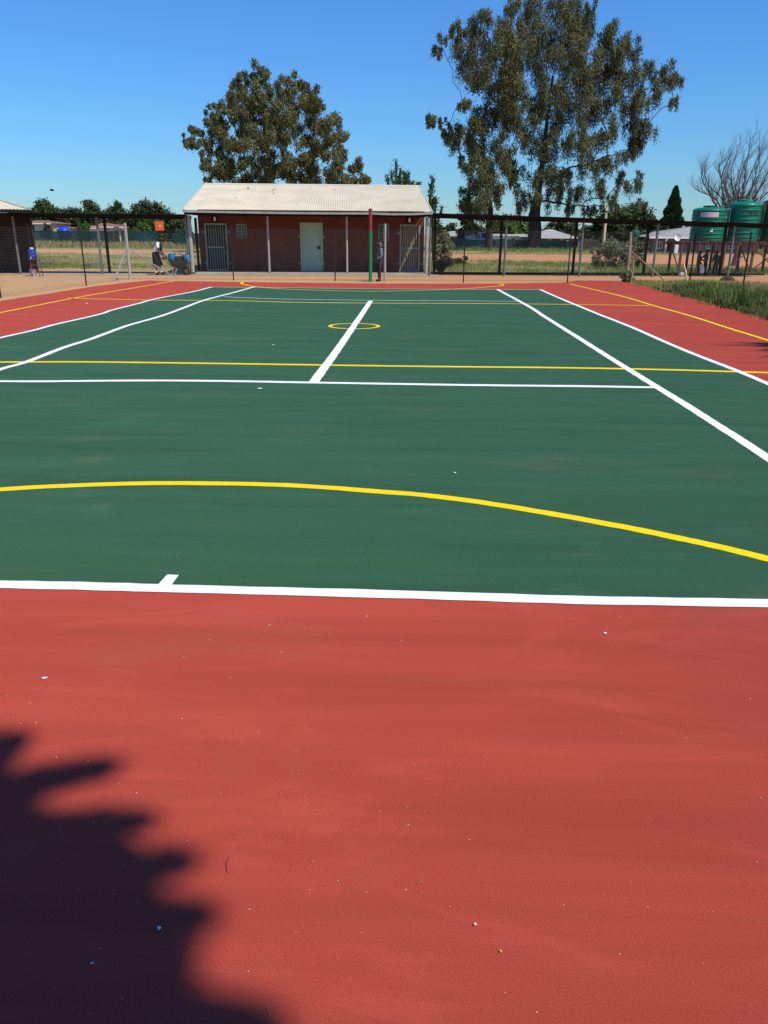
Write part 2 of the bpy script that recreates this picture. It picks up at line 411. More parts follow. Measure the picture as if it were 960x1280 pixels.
mbg.poly(poly); tag(mbg.build('court_green', GREEN), kind='structure')
def extend(pts, xl, xr):
    a, b = pts[0], pts[-1]; return [Vector((xl, y_base(xl), 0))] + pts + [Vector((xr, y_base(xr), 0))]
ribbon('white_line', extend(L_base, x_on(L_ld, .3), x_on(L_rd, .3)), .090, .0040, WHITE, .003)
ribbon('white_line', L_serv, .115, .0040, WHITE, .004)
ribbon('white_line', L_cent, .125, .0043, WHITE, .004)
ribbon('white_line', L_fars, .06, .0040, WHITE); ribbon('white_line', L_farb, .06, .0040, WHITE)
for ln, w in ((L_rs, .105), (L_rd, .095), (L_ls, .105), (L_ld, .095)): ribbon('white_line', ln, w, .0043, WHITE, .004)
mb = MB(); mb.poly([(*G(x, y).xy, .0043) for x, y in [(196.5, 733), (213, 734), (223.5, 719.6), (209, 719)]]); tag(mb.build('white_line', WHITE), kind='structure')
# netball lines
arc = px_line([(-60, 618), (0, 612), (120, 606), (230, 604.3), (360, 606.8), (480, 615.3), (530, 619.3), (600, 628), (680, 641), (750, 653.5), (800, 663), (860, 675.5), (910, 686.5), (960, 699)])
cen = Vector((-.06, -3.35, 0)); r0 = 5.09
ribbon('yellow_line', arc, .088, .0028, YELLOW, .003)
a0 = math.atan2(arc[0].y-cen.y, arc[0].x-cen.x); a1 = math.atan2(arc[-1].y-cen.y, arc[-1].x-cen.x)
def circ(c, r, a, b, k=40): return [Vector((c.x+r*math.cos(a+(b-a)*i/k), c.y+r*math.sin(a+(b-a)*i/k), 0)) for i in range(k+1)]
ra = (arc[-1]-cen).length; ribbon('yellow_line', circ(cen, ra, a1, R(5)), .088, .0028, YELLOW)
ra = (arc[0]-cen).length; ribbon('yellow_line', circ(cen, ra, a0, R(175)), .088, .0028, YELLOW)
ribbon('yellow_line', px_line([(-160, 452.8), (0, 452.8), (95, 452.5), (200, 453.6), (340, 455.5), (440, 457), (560, 458.5), (700, 459.8), (840, 462.5), (960, 466), (1010, 467.5)]), .115, .0028, YELLOW, .004)
ribbon('yellow_line', px_line([(85, 372.7), (130, 374), (197, 375.2), (290, 375.8), (370, 378), (480, 379), (600, 379.5), (700, 380.5), (812, 382)]), .10, .0028, YELLOW)
ribbon('yellow_line', px_line([(712, 354.8), (740, 361.5), (780, 371), (820, 383), (860, 394), (910, 410), (960, 425.5), (1060, 458), (1250, 525)]), .085, .0028, YELLOW)
ribbon('yellow_line', px_line([(219, 351), (170, 359.5), (130, 366), (90, 373), (40, 383), (0, 391), (-80, 408), (-200, 434)]), .085, .0028, YELLOW)
cc = Vector((.115, 11.82, 0)); ribbon('yellow_line', circ(cc, .47, 0, R(360), 48), .075, .0028, YELLOW)
ribbon('yellow_line', smooth_line([G(*p) for p in [(311, 351.6), (304, 352.6), (302, 354.5), (308, 356.3), (318, 357.9), (350, 361), (400, 363), (464, 364), (530, 363), (585, 360.5), (615, 358.2), (627, 357), (629, 355.8), (623, 354.6)]]), .085, .0030, YELLOW)

# concrete path under the covered walkway
mb = MB(); c = [L(-12, -.45), L(10.6, -.45), L(10.6, 1.9), L(-12, 1.9)]; mb.poly([(p.x, p.y, -.002) for p in c]); tag(mb.build('path', CONC), kind='structure')

# ------------------------------------------------------------------ the brick block with the veranda
def corrugated(mb, p00, p10, p01, p11, n, amp, nrm, sub=6):
    """a wavy sheet between two edges (p00-p10 bottom, p01-p11 top)"""
    p00, p10, p01, p11, nrm = map(Vector, (p00, p10, p01, p11, nrm)); k = n*sub; b = len(mb.v)
    for i in range(k+1):
        t = i/k; w = nrm*(amp*math.sin(2*math.pi*t*n))
        for (p, q) in ((p00, p10), (p01, p11)): mb.v.append(tuple(p.lerp(q, t)+w))
    for i in range(k): mb.f.append((b+2*i, b+2*i+2, b+2*i+3, b+2*i+1))
    mb.smooth = True
def wall_open(mb, u0, u1, v0, v1, z0, z1, ops):
    us = sorted({u0, u1, *[o[0] for o in ops], *[o[1] for o in ops]}); zs = sorted({z0, z1, *[o[2] for o in ops], *[o[3] for o in ops]})
    for a, b in zip(us, us[1:]):
        for c, d in zip(zs, zs[1:]):
            if any(o[0]-1e-6 <= a and b <= o[1]+1e-6 and o[2]-1e-6 <= c and d <= o[3]+1e-6 for o in ops): continue
            mb.box(a, b, v0, v1, c, d)
B = thing('brick_building', A0, 'low red brick changing block with cream corrugated roof and shaded veranda', 'building', rz=TH)
VW = 1.35                                     # depth of the veranda
uL = lx(229, 262, -.4)[0]; uR = lx(540, 262, -.4)[0]; ZE = 2.60
VR = min((abs(lx(257, 231, v)[0]-uL), v) for v in np.arange(2.0, 6.5, .05))[1]; ZR = lx(400, 231, VR)[1]
wL = lx(249, 300, VW)[0]; wR = lx(530, 300, VW)[0]; VB = 2*VR-.2
MB().box(uL+.25, uR-.1, -.12, VB, -.012, .09).build('veranda_floor', CONC, B, True)
def op(x0, x1, ytop, ybot, v=VW):
    return [lx(x0, 300, v)[0], lx(x1, 300, v)[0], lx((x0+x1)/2, ybot, v)[1], lx((x0+x1)/2, ytop, v)[1]]
o_g1 = op(257, 284, 279.5, 340); o_d = op(376.3, 402.7, 279, 341); o_g2 = op(500, 524.5, 281, 341.5)
for o in (o_g1, o_d, o_g2): o[2] = .09
o_w1 = op(296, 309, 280, 298); o_w2 = op(473, 486, 280.5, 301)
mb = MB(); wall_open(mb, wL, wR, VW, VW+.23, .09, 2.62, [o_g1, o_d, o_g2, o_w1, o_w2])
mb.box(wL, wL+.22, VW+.233, VB-.24, .09, 2.62); mb.box(wR-.22, wR, VW+.233, VB-.24, .09, 2.62); mb.box(wL, wR, VB-.23, VB, .09, 2.62)
for u in (wL, wR-.22):
    mb.prism([(u, VW+.02, 2.625), (u, VB-.02, 2.625), (u, VR, ZR-.12)], (.22, 0, 0))
BW = mb.build('wall', BRICK, B, True)
# roof: two corrugated slopes, ridge cap, barge trims
slope = Vector((0, ZE-ZR, VR+.4)).normalized()
mb = MB(); n = int((uR-uL)/.076)
corrugated(mb, (uL, -.4, ZE), (uR, -.4, ZE), (uL, VR, ZR), (uR, VR, ZR), n, .012, (0, -.3, .95))
corrugated(mb, (uR, 2*VR+.4, ZE), (uL, 2*VR+.4, ZE), (uR, VR, ZR), (uL, VR, ZR), n, .012, (0, .3, .95))
RF = mb.build('roof', ROOF, B, True)
mb = MB(); mb.prism([(uL-.02, VR-.14, ZR-.022), (uL-.02, VR, ZR+.03), (uL-.02, VR+.14, ZR-.022), (uL-.02, VR, ZR+.005)], (uR-uL+.04, 0, 0)); mb.build('ridge_cap', ROOFTRIM, RF, True)
for u in (uL-.03, uR+.002):
    mb = MB(); mb.prism([(u, -.42, ZE-.10), (u, -.42, ZE+.02), (u, VR, ZR+.02), (u, VR, ZR-.10)], (.028, 0, 0))
    mb.prism([(u, 2*VR+.42, ZE-.10), (u, 2*VR+.42, ZE+.02), (u, VR+.002, ZR+.02), (u, VR+.002, ZR-.10)], (.028, 0, 0)); mb.build('barge_board', ROOFTRIM, RF, True)
for px, py, s in [(310, 236, .05), (341, 238.5, .035), (344, 237, .03), (342, 243, .03), (295, 248, .02), (418, 238, .03)]:
    best = min((abs(lx(px, py, v)[1]-(ZE+(ZR-ZE)*(v+.4)/(VR+.4))), v) for v in np.arange(-.4, VR, .02))[1]; u, z = lx(px, py, best)
    MB().prism([(u-s, best, z+.01), (u-s*.4, best-.03, z+.04), (u+s*.3, best-.03, z+.05), (u+s, best, z+.015)], (0, s, s*.3)).build('stone', BROWN, RF, True)
# gutter with a sag and a loose joint, dark fascia, veranda beam
mb = MB(); pts = []
for i in range(13):
    t = i/12; pts.append((uL+(uR-uL)*t, -.47, ZE-.075 - .035*math.sin(math.pi*t)-(.03 if .78 < t < .95 else 0)))
for a, b in zip(pts, pts[1:]): mb.bar(a, (b[0]-.01, b[1], b[2]), .10, .085)
mb.build('gutter', GUTTER, B, True)
MB().box(uL+.02, uR-.02, -.39, -.36, ZE-.21, ZE-.03).build('fascia', FASCIA, B, True)
MB().box(uL+.3, uR-.2, -.05, .05, ZE-.22, ZE-.05).build('veranda_beam', BROWN, B, True)
for px, r_, mt in ((241, .085, GALV_P), (337, .045, GALV_P), (434, .045, GALV_P), (532.5, .075, GALV_P)):
    u, z = lx(px, 340, 0)
    p = MB().tube([(u, 0, .091), (u, 0, ZE-.22)], r_, 12).build('post', mt, B, True)
    MB().box(u-r_-.03, u+r_+.03, -.1, r_+.03, .092, .105).build('base_plate', GALV, p, True)
def gate(o, back, mt):
    u0, u1, z0, z1 = o; v = VW-.02; mid = (z0+z1)/2+.02
    g = MB(); w = .05
    g.box(u0-.01, u0+w, v-.03, v+.03, z0, z1+.01); g.box(u1-w, u1+.01, v-.03, v+.03, z0, z1+.01); g.box(u0+w, u1-w, v-.03, v+.03, z1-w, z1+.01); g.box(u0+w, u1-w, v-.028, v+.028, z0+.03, z0+.08)
    fr = g.build('gate', GATEG, B, True)
    b = MB()
    for k in range(1, 8):
        x = u0+w+(u1-u0-2*w)*k/8; b.box(x-.011, x+.011, v-.01, v+.01, z0+.083, z1-w-.003)
    b.box(u0+w, u1-w, v-.022, v-.012, mid-.025, mid+.025); b.build('gate_bars', GATEG, fr, True)
    for z in (z0+.35, z1-.35):
        for x, s in ((u0, -1), (u1, 1)): MB().box(x+s*.014 if s > 0 else x-.13, x+.13 if s > 0 else x-.014, v-.025, v-.002, z-.045, z+.045).build('hinge', GALV, fr, True)
    MB().box(u1-.12 if mt is DARKDOOR else u0+.02, u1-.02 if mt is DARKDOOR else u0+.12, v-.07, v-.032, mid-.07, mid+.07).build('lock_box', BLACK if mt is DARKDOOR else GALV, fr, True)
    d = MB()
    k = 6
    for i in range(k):
        a = u0+(u1-u0)*i/k; c = u0+(u1-u0)*(i+1)/k; d.box(a+.004, c-.004, VW+.14, VW+.18, z0+.005, z1-.004)
    d.build('door', mt, B, True)
gate(o_g1, None, DARKDOOR); gate(o_g2, None, OCHRE)
u0, u1, z0, z1 = o_d
D = MB().box(u0+.035, u1-.035, VW+.03, VW+.075, z0+.01, z1-.04).build('door', DOORG, B, True); D['label'] = 'pale green solid steel door'
g = MB(); g.box(u0-.03, u0+.03, VW-.03, VW+.06, z0, z1+.02); g.box(u1-.03, u1+.03, VW-.03, VW+.06, z0, z1+.02); g.box(u0+.03, u1-.03, VW-.03, VW+.06, z1-.035, z1+.02); g.build('door_frame', DOORG, D, True)
h = MB(); hz = (z0+z1)/2; h.box(u1-.22, u1-.10, VW-.01, VW+.027, hz-.06, hz+.06); h.bar((u1-.2, VW-.03, hz+.03), (u1-.07, VW-.03, hz-.05), .03); h.build('handle', BLACK, D, True)
for x in (u0-.14, u1+.034):
    for z in (z0+.35, z1-.55): MB().box(x, x+.105, VW-.025, VW-.002, z-.05, z+.05).build('hinge', GALV, D, True)
for o in (o_w1, o_w2):
    u0, u1, z0, z1 = o
    w = MB(); t = .035
    w.box(u0, u0+t, VW+.03, VW+.08, z0, z1); w.box(u1-t, u1, VW+.03, VW+.08, z0, z1); w.box(u0+t, u1-t, VW+.03, VW+.08, z0, z0+t); w.box(u0+t, u1-t, VW+.03, VW+.08, z1-t, z1)
    w.box((u0+u1)/2-.012, (u0+u1)/2+.012, VW+.04, VW+.07, z0+t, z1-t)
    for k in (1, 2, 3): w.box(u0+t, u1-t, VW+.045, VW+.065, z0+(z1-z0)*k/4-.008, z0+(z1-z0)*k/4+.008)
    wf = w.build('window', GATEG, B, True)
    MB().box(u0+.01, u1-.01, VW+.085, VW+.095, z0+.01, z1-.01).build('pane', GLASS, wf, True)
    MB().box(u0-.05, u1+.05, VW-.04, VW+.02, z0-.07, z0-.004).build('sill', BRICK, wf, True)
for o, dx in ((o_g1, 0), (o_g2, -.03)):      # unlit bulkhead lamps over the gates
    uc = (o[0]+o[1])/2+dx; z = o[3]+.19
    l = MB().box(uc-.13, uc+.13, VW-.06, VW-.002, z-.11, z+.11).build('wall_lamp', BROWN, B, True)
    MB().lathe([(.02, -.09), (.05, -.07), (.055, 0), (.05, .07), (.02, .09)], (uc, VW-.085, z), 12).build('lamp_cover', WHITEP, l, True)
a = lx(529, 267.5, -.1); b_ = lx(519.5, 283, .35)
MB().tube([(a[0], -.05, a[1]), (b_[0], .3, b_[1])], .04, 10).build('broken_downpipe', worn('orange_brown_pipe', (.36, .17, .09), .6), B, True)

# ------------------------------------------------------------------ the second block at the left edge
vb = 1.35; TH2 = R(24)
_u, _z = lx(41, 300, vb); c2_ = L(_u, vb); EU2 = Vector((math.cos(TH2), math.sin(TH2), 0)); EV2 = Vector((-math.sin(TH2), math.cos(TH2), 0))
B2 = thing('brick_building', c2_, 'dark brown brick block with hipped cream roof at the left edge', 'building', rz=TH2)
OV = 1.9; ec = c2_-EV2*OV+EU2*.12
def pix(P):
    d = Vector(P)-CAM; return 480+F_PX*d.dot(C_R)/d.dot(C_F), 640-F_PX*d.dot(C_U)/d.dot(C_F)
ez = min((abs(pix(ec+Vector((0, 0, z)))[1]-262), z) for z in np.arange(2.2, 3.2, .01))[1]
hv = min((abs(pix(ec+(EV2-EU2)*v+Vector((0, 0, ez)))[0]-0), v) for v in np.arange(.2, 6, .02))[1]
hzz = min((abs(pix(ec+(EV2-EU2)*hv+Vector((0, 0, z)))[1]-250), z) for z in np.arange(ez-.5, ez+3, .01))[1]
sl2 = (hzz-ez)/hv; HD = 3.2; zr2 = ez+sl2*HD; LB = -16
MB().box(LB, 0, 0, .22, -.05, ez-.14).box(-.22, 0, .223, 2*HD-OV-.3, -.05, ez-.14).build('wall', BRICKD, B2, True)
mb = MB(); corrugated(mb, (LB, -OV, ez), (.12, -OV, ez), (LB, HD-OV, zr2), (.12-HD, HD-OV, zr2), 120, .011, (0, -.2, .98))
mb.poly([(.12, -OV, ez), (.12, 2*HD-OV, ez), (.12-HD, HD-OV, zr2)]); mb.poly([(.12, 2*HD-OV, ez), (LB, 2*HD-OV, ez), (LB, HD-OV, zr2), (.12-HD, HD-OV, zr2)])
R2 = mb.build('roof', ROOF, B2, True)
MB().box(LB, .14, -OV-.09, -OV-.01, ez-.13, ez-.02).build('gutter', FASCIA, R2, True); MB().box(.125, .19, -OV, 2*HD-OV, ez-.13, ez-.02).build('gutter', FASCIA, R2, True)
MB().bar((.06, -OV-.04, ez+.02), (.12-HD, HD-OV-.02, zr2+.04), .06).build('hip_cap', ROOFTRIM, R2, True)
MB().box(LB, .08, -OV+.03, -.004, ez-.17, ez-.135).build('soffit', FASCIA, B2, True)
for k in (0, 1, 2): MB().tube([(-.1-3*k, -OV+.2, -.05), (-.1-3*k, -OV+.2, ez-.172)], .045, 10).build('post', BROWN, B2, True)

# ------------------------------------------------------------------ covered walkways either side of the block
def walkway(label, u0, u1, zt0, zt1, posts):
    root = thing('covered_walkway', L((u0+u1)/2, 0, 0), label, 'walkway', rz=TH); c = (u0+u1)/2
    def Z(u): return zt0 + (zt1-zt0)*(u-u0)/(u1-u0)
    mb = MB(); n = int((u1-u0)/.076); vF, vB = -.30, 1.75
    corrugated(mb, (u0-c, vB, Z(u0)-.03), (u1-c, vB, Z(u1)-.03), (u0-c, vF, Z(u0)), (u1-c, vF, Z(u1)), n, .012, (0, .05, 1), 6)
    mb.build('roof_sheet', FASCIA, root, True)
    for v, dz in ((-.16, .022), (1.45, .045)):
        mb = MB(); mb.bar((u0-c, v, Z(u0)-dz-.055), (u1-c, v, Z(u1)-dz-.055), .06, .11); mb.build('beam', BROWN, root, True)
    for kind, u in posts:
        v = 0 if kind == 'f' else 1.42; zz = Z(u)-(.06 if kind == 'f' else .10)
        if kind == 'f':
            p = MB().tube([(u-c, v, -.012), (u-c, v, zz)], .05, 10).build('post', GALV, root, True)
        else:
            p = MB().box(u-c-.05, u-c+.05, v-.05, v+.05, -.012, zz).build('post', BROWN, root, True)
    return root
uf = lambda px, py, v: lx(px, py, v)[0]
walkway('dark corrugated walkway roof on steel posts linking the two brick blocks', lx(9, 266, -.3)[0], uL-.02, lx(20, 266, -.3)[1], lx(228, 268, -.3)[1],
        [('f', uf(25.5, 340, 0)), ('f', uf(128, 340, 0)), ('f', uf(235.5, 320, 0)), ('b', uf(137, 338, 1.42)), ('b', uf(247.5, 320, 1.42))])
ue = lx(1000, 283, -.3)[0]
WK = walkway('long dark corrugated walkway roof on paired posts running right past the tanks', uR+.05, ue, lx(542, 266.5, -.3)[1], lx(1000, 281, -.3)[1],
        [('f', uf(537, 330, 0)), ('f', uf(630, 340, 0)), ('f', uf(724, 340, 0)), ('f', uf(815.5, 344, 0)), ('f', uf(909.5, 344, 0)),
         ('b', uf(543, 320, 1.42)), ('b', uf(624, 340, 1.42)), ('b', uf(715.5, 342, 1.42)), ('b', uf(804, 342, 1.42)), ('b', uf(899, 342, 1.42))])
# dark brick-textured strip drawing in the roof's shadow behind the walkway
mb = MB(); a = uR+.4; mb.box(a, ue, 1.95, 2.15, -.012, .07)
o = mb.build('roof_shade_strip', BRICKD, None); o.location = A0; o.rotation_euler = (0, 0, TH); tag(o, 'low dark strip for the roof shadow, kerb along the far side of the right walkway', 'shading')

# ------------------------------------------------------------------ wire fences round the court
def mesh_panel(parent, p, q, h, pitch=.075, r=.0015):
    p, q = Vector(p), Vector(q); d = q-p; n = max(2, int(d.length/pitch)); mb = MB(); t = d.normalized(); nn = Vector((-t.y, t.x, 0))
    for i in range(n+1):
        b = p + d*(i/n); w = r
        mb.bar(b+Vector((0,0,.03)), b+Vector((0,0,h)), w*2, w*2)
    k = int(h/pitch)
    for j in range(k+1):
        z = .03+(h-.03)*j/k; w = r*(1.6 if j in (0, k, int(k*.55)) else 1); o_ = nn*(r*2)
        mb.bar(p+o_+Vector((0,0,z)), q+o_+Vector((0,0,z)), w*2, w*2)
    o = mb.build('wire_mesh', GALV if False else MESHW, parent); o.location.z += 0
    return o
MESHW = worn('fence_wire', (.13, .12, .11), .6, .2, 8, .3, .2, 0)
def fpost(root, base_px, top_y, r, mt, name='post', shape='tube'):
    g = G(*base_px); t = at(base_px[0], top_y, g.y); z = t.z
    mb = MB()
    if shape == 'tube': mb.tube([(g.x, g.y, -.012), (g.x, g.y, z)], r, 8)
    else: mb.tube([(g.x, g.y, -.012), (g.x+.03, g.y, z*.5), (g.x, g.y, z)], [r*1.1, r, r*.9], 7)
    mb.build(name, mt, root); return g, z
c0 = G(163, 349); c1 = G(782, 352); c2 = G(862, 353)
FB = thing('wire_fence', ((c0.x+c1.x)/2, (c0.y+c1.y)/2, 0), 'wire mesh fence across the far end of the court before the brick block', 'fence')
mesh_panel(FB, c0, c1, 1.82); mesh_panel(FB, c1+Vector((.03, 0, 0)), c2, 1.75)
for px, ty, r_, mt in (((292, 350), 281, .022, BLACK), ((419, 351), 288, .022, BLACK), ((481, 352.5), 279.5, .042, GALV_P), ((579, 353), 291, .024, BLACK), ((709, 353.5), 284, .024, BLACK)):
    fpost(FB, px, ty, r_, mt)
g, z = fpost(FB, (163, 349), 279, .055, GALV_P); g2, z2 = fpost(FB, (782, 352), 290, .06, WOODP, shape='log')
MB().bar((g.x, g.y, z*.55), tuple(G(222, 348.5)), .045).build('brace', GALV_P, FB)
MB().tube([(g2.x, g2.y, 1.2), tuple(G(830, 350))], .028, 8).build('brace', WOODP, FB)
fpost(FB, (788.5, 353), 325, .035, WOODP, shape='log'); fpost(FB, (862, 353), 291, .032, BROWN)
f0 = Vector((-10.3, 8, 0)); f1 = G(1, 372)
FL = thing('wire_fence', tuple((c0+f1)/2), 'wire mesh fence on black posts along the left side of the court', 'fence')
mesh_panel(FL, c0+Vector((-.03, -.12, 0)), G(108, 357), 1.8, r=.0009); mesh_panel(FL, G(108, 357), f1, 1.8, r=.0009); mesh_panel(FL, f1, f0, 1.8, r=.0009)
fpost(FL, (108, 357), 276, .024, BLACK); fpost(FL, (1, 372), 262, .024, BLACK)
MB().bar((g.x-.05, g.y-.06, z*.52), tuple(G(143, 350.5)), .05).build('brace', GALV_P, FL)
f3 = G(928, 363); f4 = Vector((12.5, 10, 0))
FR = thing('wire_fence', tuple((c2+f3)/2), 'wire mesh fence on dark posts along the grass at right', 'fence')
mesh_panel(FR, c2+Vector((.05, -.1, 0)), f3, 1.7, r=.001); mesh_panel(FR, f3, f4, 1.7, r=.001)
fpost(FR, (928, 363), 290, .03, BLACK)
# netball goal post
g = G(463, 352); zt = at(465, 262, g.y).z
GP = thing('netball_post', (g.x, g.y, -.012), 'tall netball post painted green below and red above, without its ring', 'goal post')
zs_ = at(464, 288, g.y).z
GPp = MB().tube([(g.x, g.y, -.012), (g.x, g.y, zs_)], .066, 16).build('lower_post', POLEG, GP)
MB().tube([(g.x, g.y, zs_), (g.x, g.y, zt)], .062, 16).build('upper_post', POLER, GP)
MB().lathe([(.075, 0), (.075, .02), (.05, .035)], (g.x, g.y, zt), 16).build('cap', POLER, GP)

# ------------------------------------------------------------------ foliage
def leaf_mesh(name, C, D, length, width, mt, parent=None, offset=None, rng=RNG, N=None):
    """many separate small leaves: centres C, directions D"""
    n = len(C); D = D/np.linalg.norm(D, axis=1)[:, None]
    U = rng.normal(size=(n, 3)) if N is None else np.cross(D, N+rng.normal(size=(n, 3))*.38); U -= D*(U*D).sum(1)[:, None]; U /= np.linalg.norm(U, axis=1)[:, None]
    ln = (length*rng.uniform(.6, 1.35, n))[:, None]; wd = (width*rng.uniform(.65, 1.3, n))[:, None]
    V = np.stack([C-D*ln*.5, C+U*wd*.5, C+D*ln*.5, C-U*wd*.5], 1).reshape(-1, 3)
    if offset is not None: V = V-np.array(offset)
    F = np.arange(4*n, dtype=np.int32)
    me = bpy.data.meshes.new(name); me.vertices.add(4*n); me.vertices.foreach_set('co', V.astype(np.float32).ravel())
    me.loops.add(4*n); me.loops.foreach_set('vertex_index', F); me.polygons.add(n)
    me.polygons.foreach_set('loop_start', np.arange(0, 4*n, 4, dtype=np.int32)); me.polygons.foreach_set('loop_total', np.full(n, 4, dtype=np.int32))
    me.update(calc_edges=True); me.materials.append(mt)
    o = bpy.data.objects.new(name, me); COL.objects.link(o)
    if parent is not None: o.parent = parent
    return o
def cloud_leaves(clumps, dens, droop, rng=RNG, twigs=9, spread=.33, flat=1.0):
    C, D, NN = [], [], []
    for c, r in clumps:
        n = int(dens*r*r)+6; k = max(3, int(twigs*r)); c = np.array(c)
        T = rng.normal(size=(k, 3)); T /= np.linalg.norm(T, axis=1)[:, None]; T *= (rng.uniform(.15, 1, k)**.5)[:, None]*r; T[:, 2] *= flat
        i = rng.integers(0, k, n); P = c+T[i]+rng.normal(size=(n, 3))*r*spread*np.array([.8, .8, .7])
        hang = rng.uniform(0, 1, n)**2*droop*r; P[:, 2] -= hang
        d = rng.normal(size=(n, 3))*(.55 if droop else 1.0); d[:, 2] -= 1.0 if droop else 0
        C.append(P); D.append(d); q = (P-c)/r*.5 + (P-(c+T[i]))/r*.9; q[:, 2] += .45; NN.append(q)
    cloud_leaves.N = np.concatenate(NN)
    return np.concatenate(C), np.concatenate(D)
def limbs(mb, trunk, clumps, tip=.03, nseg=6, sag=.3, power=2.1, rmin=0.0):
    """branches that fork from the trunk line and reach every clump"""
    nodes = [Vector(p) for p, _ in trunk]; par = [-1]+list(range(len(trunk)-1)); curve = [None]*len(nodes); frad = [r for _, r in trunk]; nt = len(nodes)
    first = max(1, int(nt*.45))
    for c, r in sorted(clumps, key=lambda q: (Vector(q[0])-nodes[first]).length):
        c = Vector(c); best = None
        for i in range(first, len(nodes)):
            d = c-nodes[i]; ln = d.length
            cost = ln*(1.0 + (.9 if d.z < 0 else 0) - .25*(d.z/(ln+1e-6))) + (.0 if i < nt else .02*ln)
            if best is None or cost < best[0]: best = (cost, i)
        i = best[1]; p = nodes[i]; d = c-p; ctrl = p+d*.45+Vector((0, 0, sag*d.length*.4)); prev = i
        for k in range(1, nseg+1):
            t = k/nseg; q = p*(1-t)**2+ctrl*2*t*(1-t)+c*t*t
            if k < nseg: q += Vector((random.gauss(0, 1), random.gauss(0, 1), random.gauss(0, 1)))*d.length*.018
            nodes.append(q); par.append(prev); prev = len(nodes)-1
    ch = [[] for _ in nodes]
    for i, p in enumerate(par):
        if p >= 0: ch[p].append(i)
    rad = [0]*len(nodes)
    for i in range(len(nodes)-1, -1, -1):
        rad[i] = max(tip, sum(rad[j]**power for j in ch[i])**(1/power)) if ch[i] else tip
    if nt: 
        for i in range(nt): rad[i] = max(frad[i], min(rad[i], frad[i]*1.2))
    mb.tube(nodes[:nt], rad[:nt], 9)
    for i in range(nt, len(nodes)):
        p = par[i]; mb.tube([nodes[p], nodes[i]], [min(rad[p], rad[i]*1.25), rad[i]], 5, False)
def tree(name, root_loc, trunk, clumps, label, cat='tree', group=None, leaf=EUC, bark=BARK, dens=130, droop=.5, length=.45, width=.17, twigs=7, spread=.3, tip=.03, flat=1.0, sag=.3):
    root = thing(name, root_loc, label, cat, group); o = Vector(root_loc)
    mb = MB(); limbs(mb, trunk, clumps, tip=tip, sag=sag); mb.build('trunk', bark, root)
    C, D = cloud_leaves(clumps, dens, droop, RNG, twigs, spread, flat); leaf_mesh('crown', C, D, length, width, leaf, root, tuple(o), N=cloud_leaves.N)
    return root
def traced(pts, sx, sy, k, Y, depth, Z=None, rs=1.0):
    o = []
    cx = sum(p[0] for p in pts)/len(pts)
    half = max(abs(p[0]-cx) for p in pts)
    for x, y, r in pts:
        px, py = sx+x/k, sy+y/k
        w = math.sqrt(max(.05, 1-((x-cx)/(half*1.05))**2)); yy = Y+random.uniform(-1, 1)*depth*w
        P = at(px, py, yy); o.append((tuple(P), rs*r/k/F_PX*(yy-CAM.y)))
    return o
# the great eucalyptus pair beyond the field
YT = 96
left_pts = [(84,392,24),(66,384,16),(72,405,15),(105,412,16),(132,405,14),(110,150,28),(160,100,30),(240,80,42),(200,160,58),(280,130,60),(330,180,60),(260,240,58),(320,270,58),(350,330,52),(280,380,58),(200,420,48),(150,450,38),(180,335,28),(240,480,52),(320,480,42),(220,560,48),(300,560,48),(200,650,33),(250,660,48),(310,640,38),(230,735,38),(290,740,28),(260,590,40),(180,540,25),(130,430,24),(210,710,26),(190,690,20)]
right_pts = [(350,18,33),(430,25,48),(500,12,48),(545,20,40),(560,50,48),(590,80,38),(450,110,60),(540,130,65),(400,150,50),(480,200,60),(600,180,58),(650,140,42),(700,105,42),(740,160,38),(690,165,35),(560,260,68),(640,260,58),(700,220,48),(750,270,48),(820,225,33),(870,235,38),(895,270,26),(885,340,22),(820,300,38),(470,300,58),(420,380,48),(520,360,58),(600,350,58),(690,330,52),(760,350,48),(800,410,36),(740,440,42),(660,430,48),(580,450,52),(500,470,52),(430,480,48),(370,560,38),(440,580,48),(520,570,46),(600,550,42),(680,520,36),(740,500,30),(775,480,22),(480,650,38),(390,650,33),(560,640,36),(640,610,36),(720,600,34),(775,600,28),(680,660,30),(750,680,30),(600,690,26),(380,690,22),(540,690,24),(640,690,22),(700,700,20),(790,690,22),(430,660,26),(360,610,24),(355,80,40),(365,200,40),(345,240,40),(360,290,45),(370,440,40),(350,400,40),(610,20,25),(330,520,30)]
lc = traced(left_pts, 510, 0, 2.667, YT-3, 3.4, rs=.93); rc = traced(right_pts, 510, 0, 2.667, YT+1, 5, rs=.93)
def tr_line(pts, Y): return [(tuple(at(px, py, Y) if py is not None else None), r) for px, py, r in pts]
gx = at(611, 309, YT-3); 
lt = [((gx.x, gx.y, -.05), .55), (tuple(at(611, 300, YT-3)), .46), (tuple(at(612, 285, YT-3)), .40), (tuple(at(613, 262, YT-3)), .34), (tuple(at(611, 245, YT-3.2)), .28), (tuple(at(606, 222, YT-3.4)), .22), (tuple(at(604, 180, YT-3)), .17), (tuple(at(607, 130, YT-2.6)), .12)]
tree('eucalyptus_tree', (gx.x, gx.y, 0), lt, lc, 'shorter dense eucalyptus at the left of the tall pair beyond the field', 'tree', 'eucalyptus trees', EUC, BARKD, 980, .7, .30, .10, 7, .20, .036)
gx = at(667, 311, YT+1)
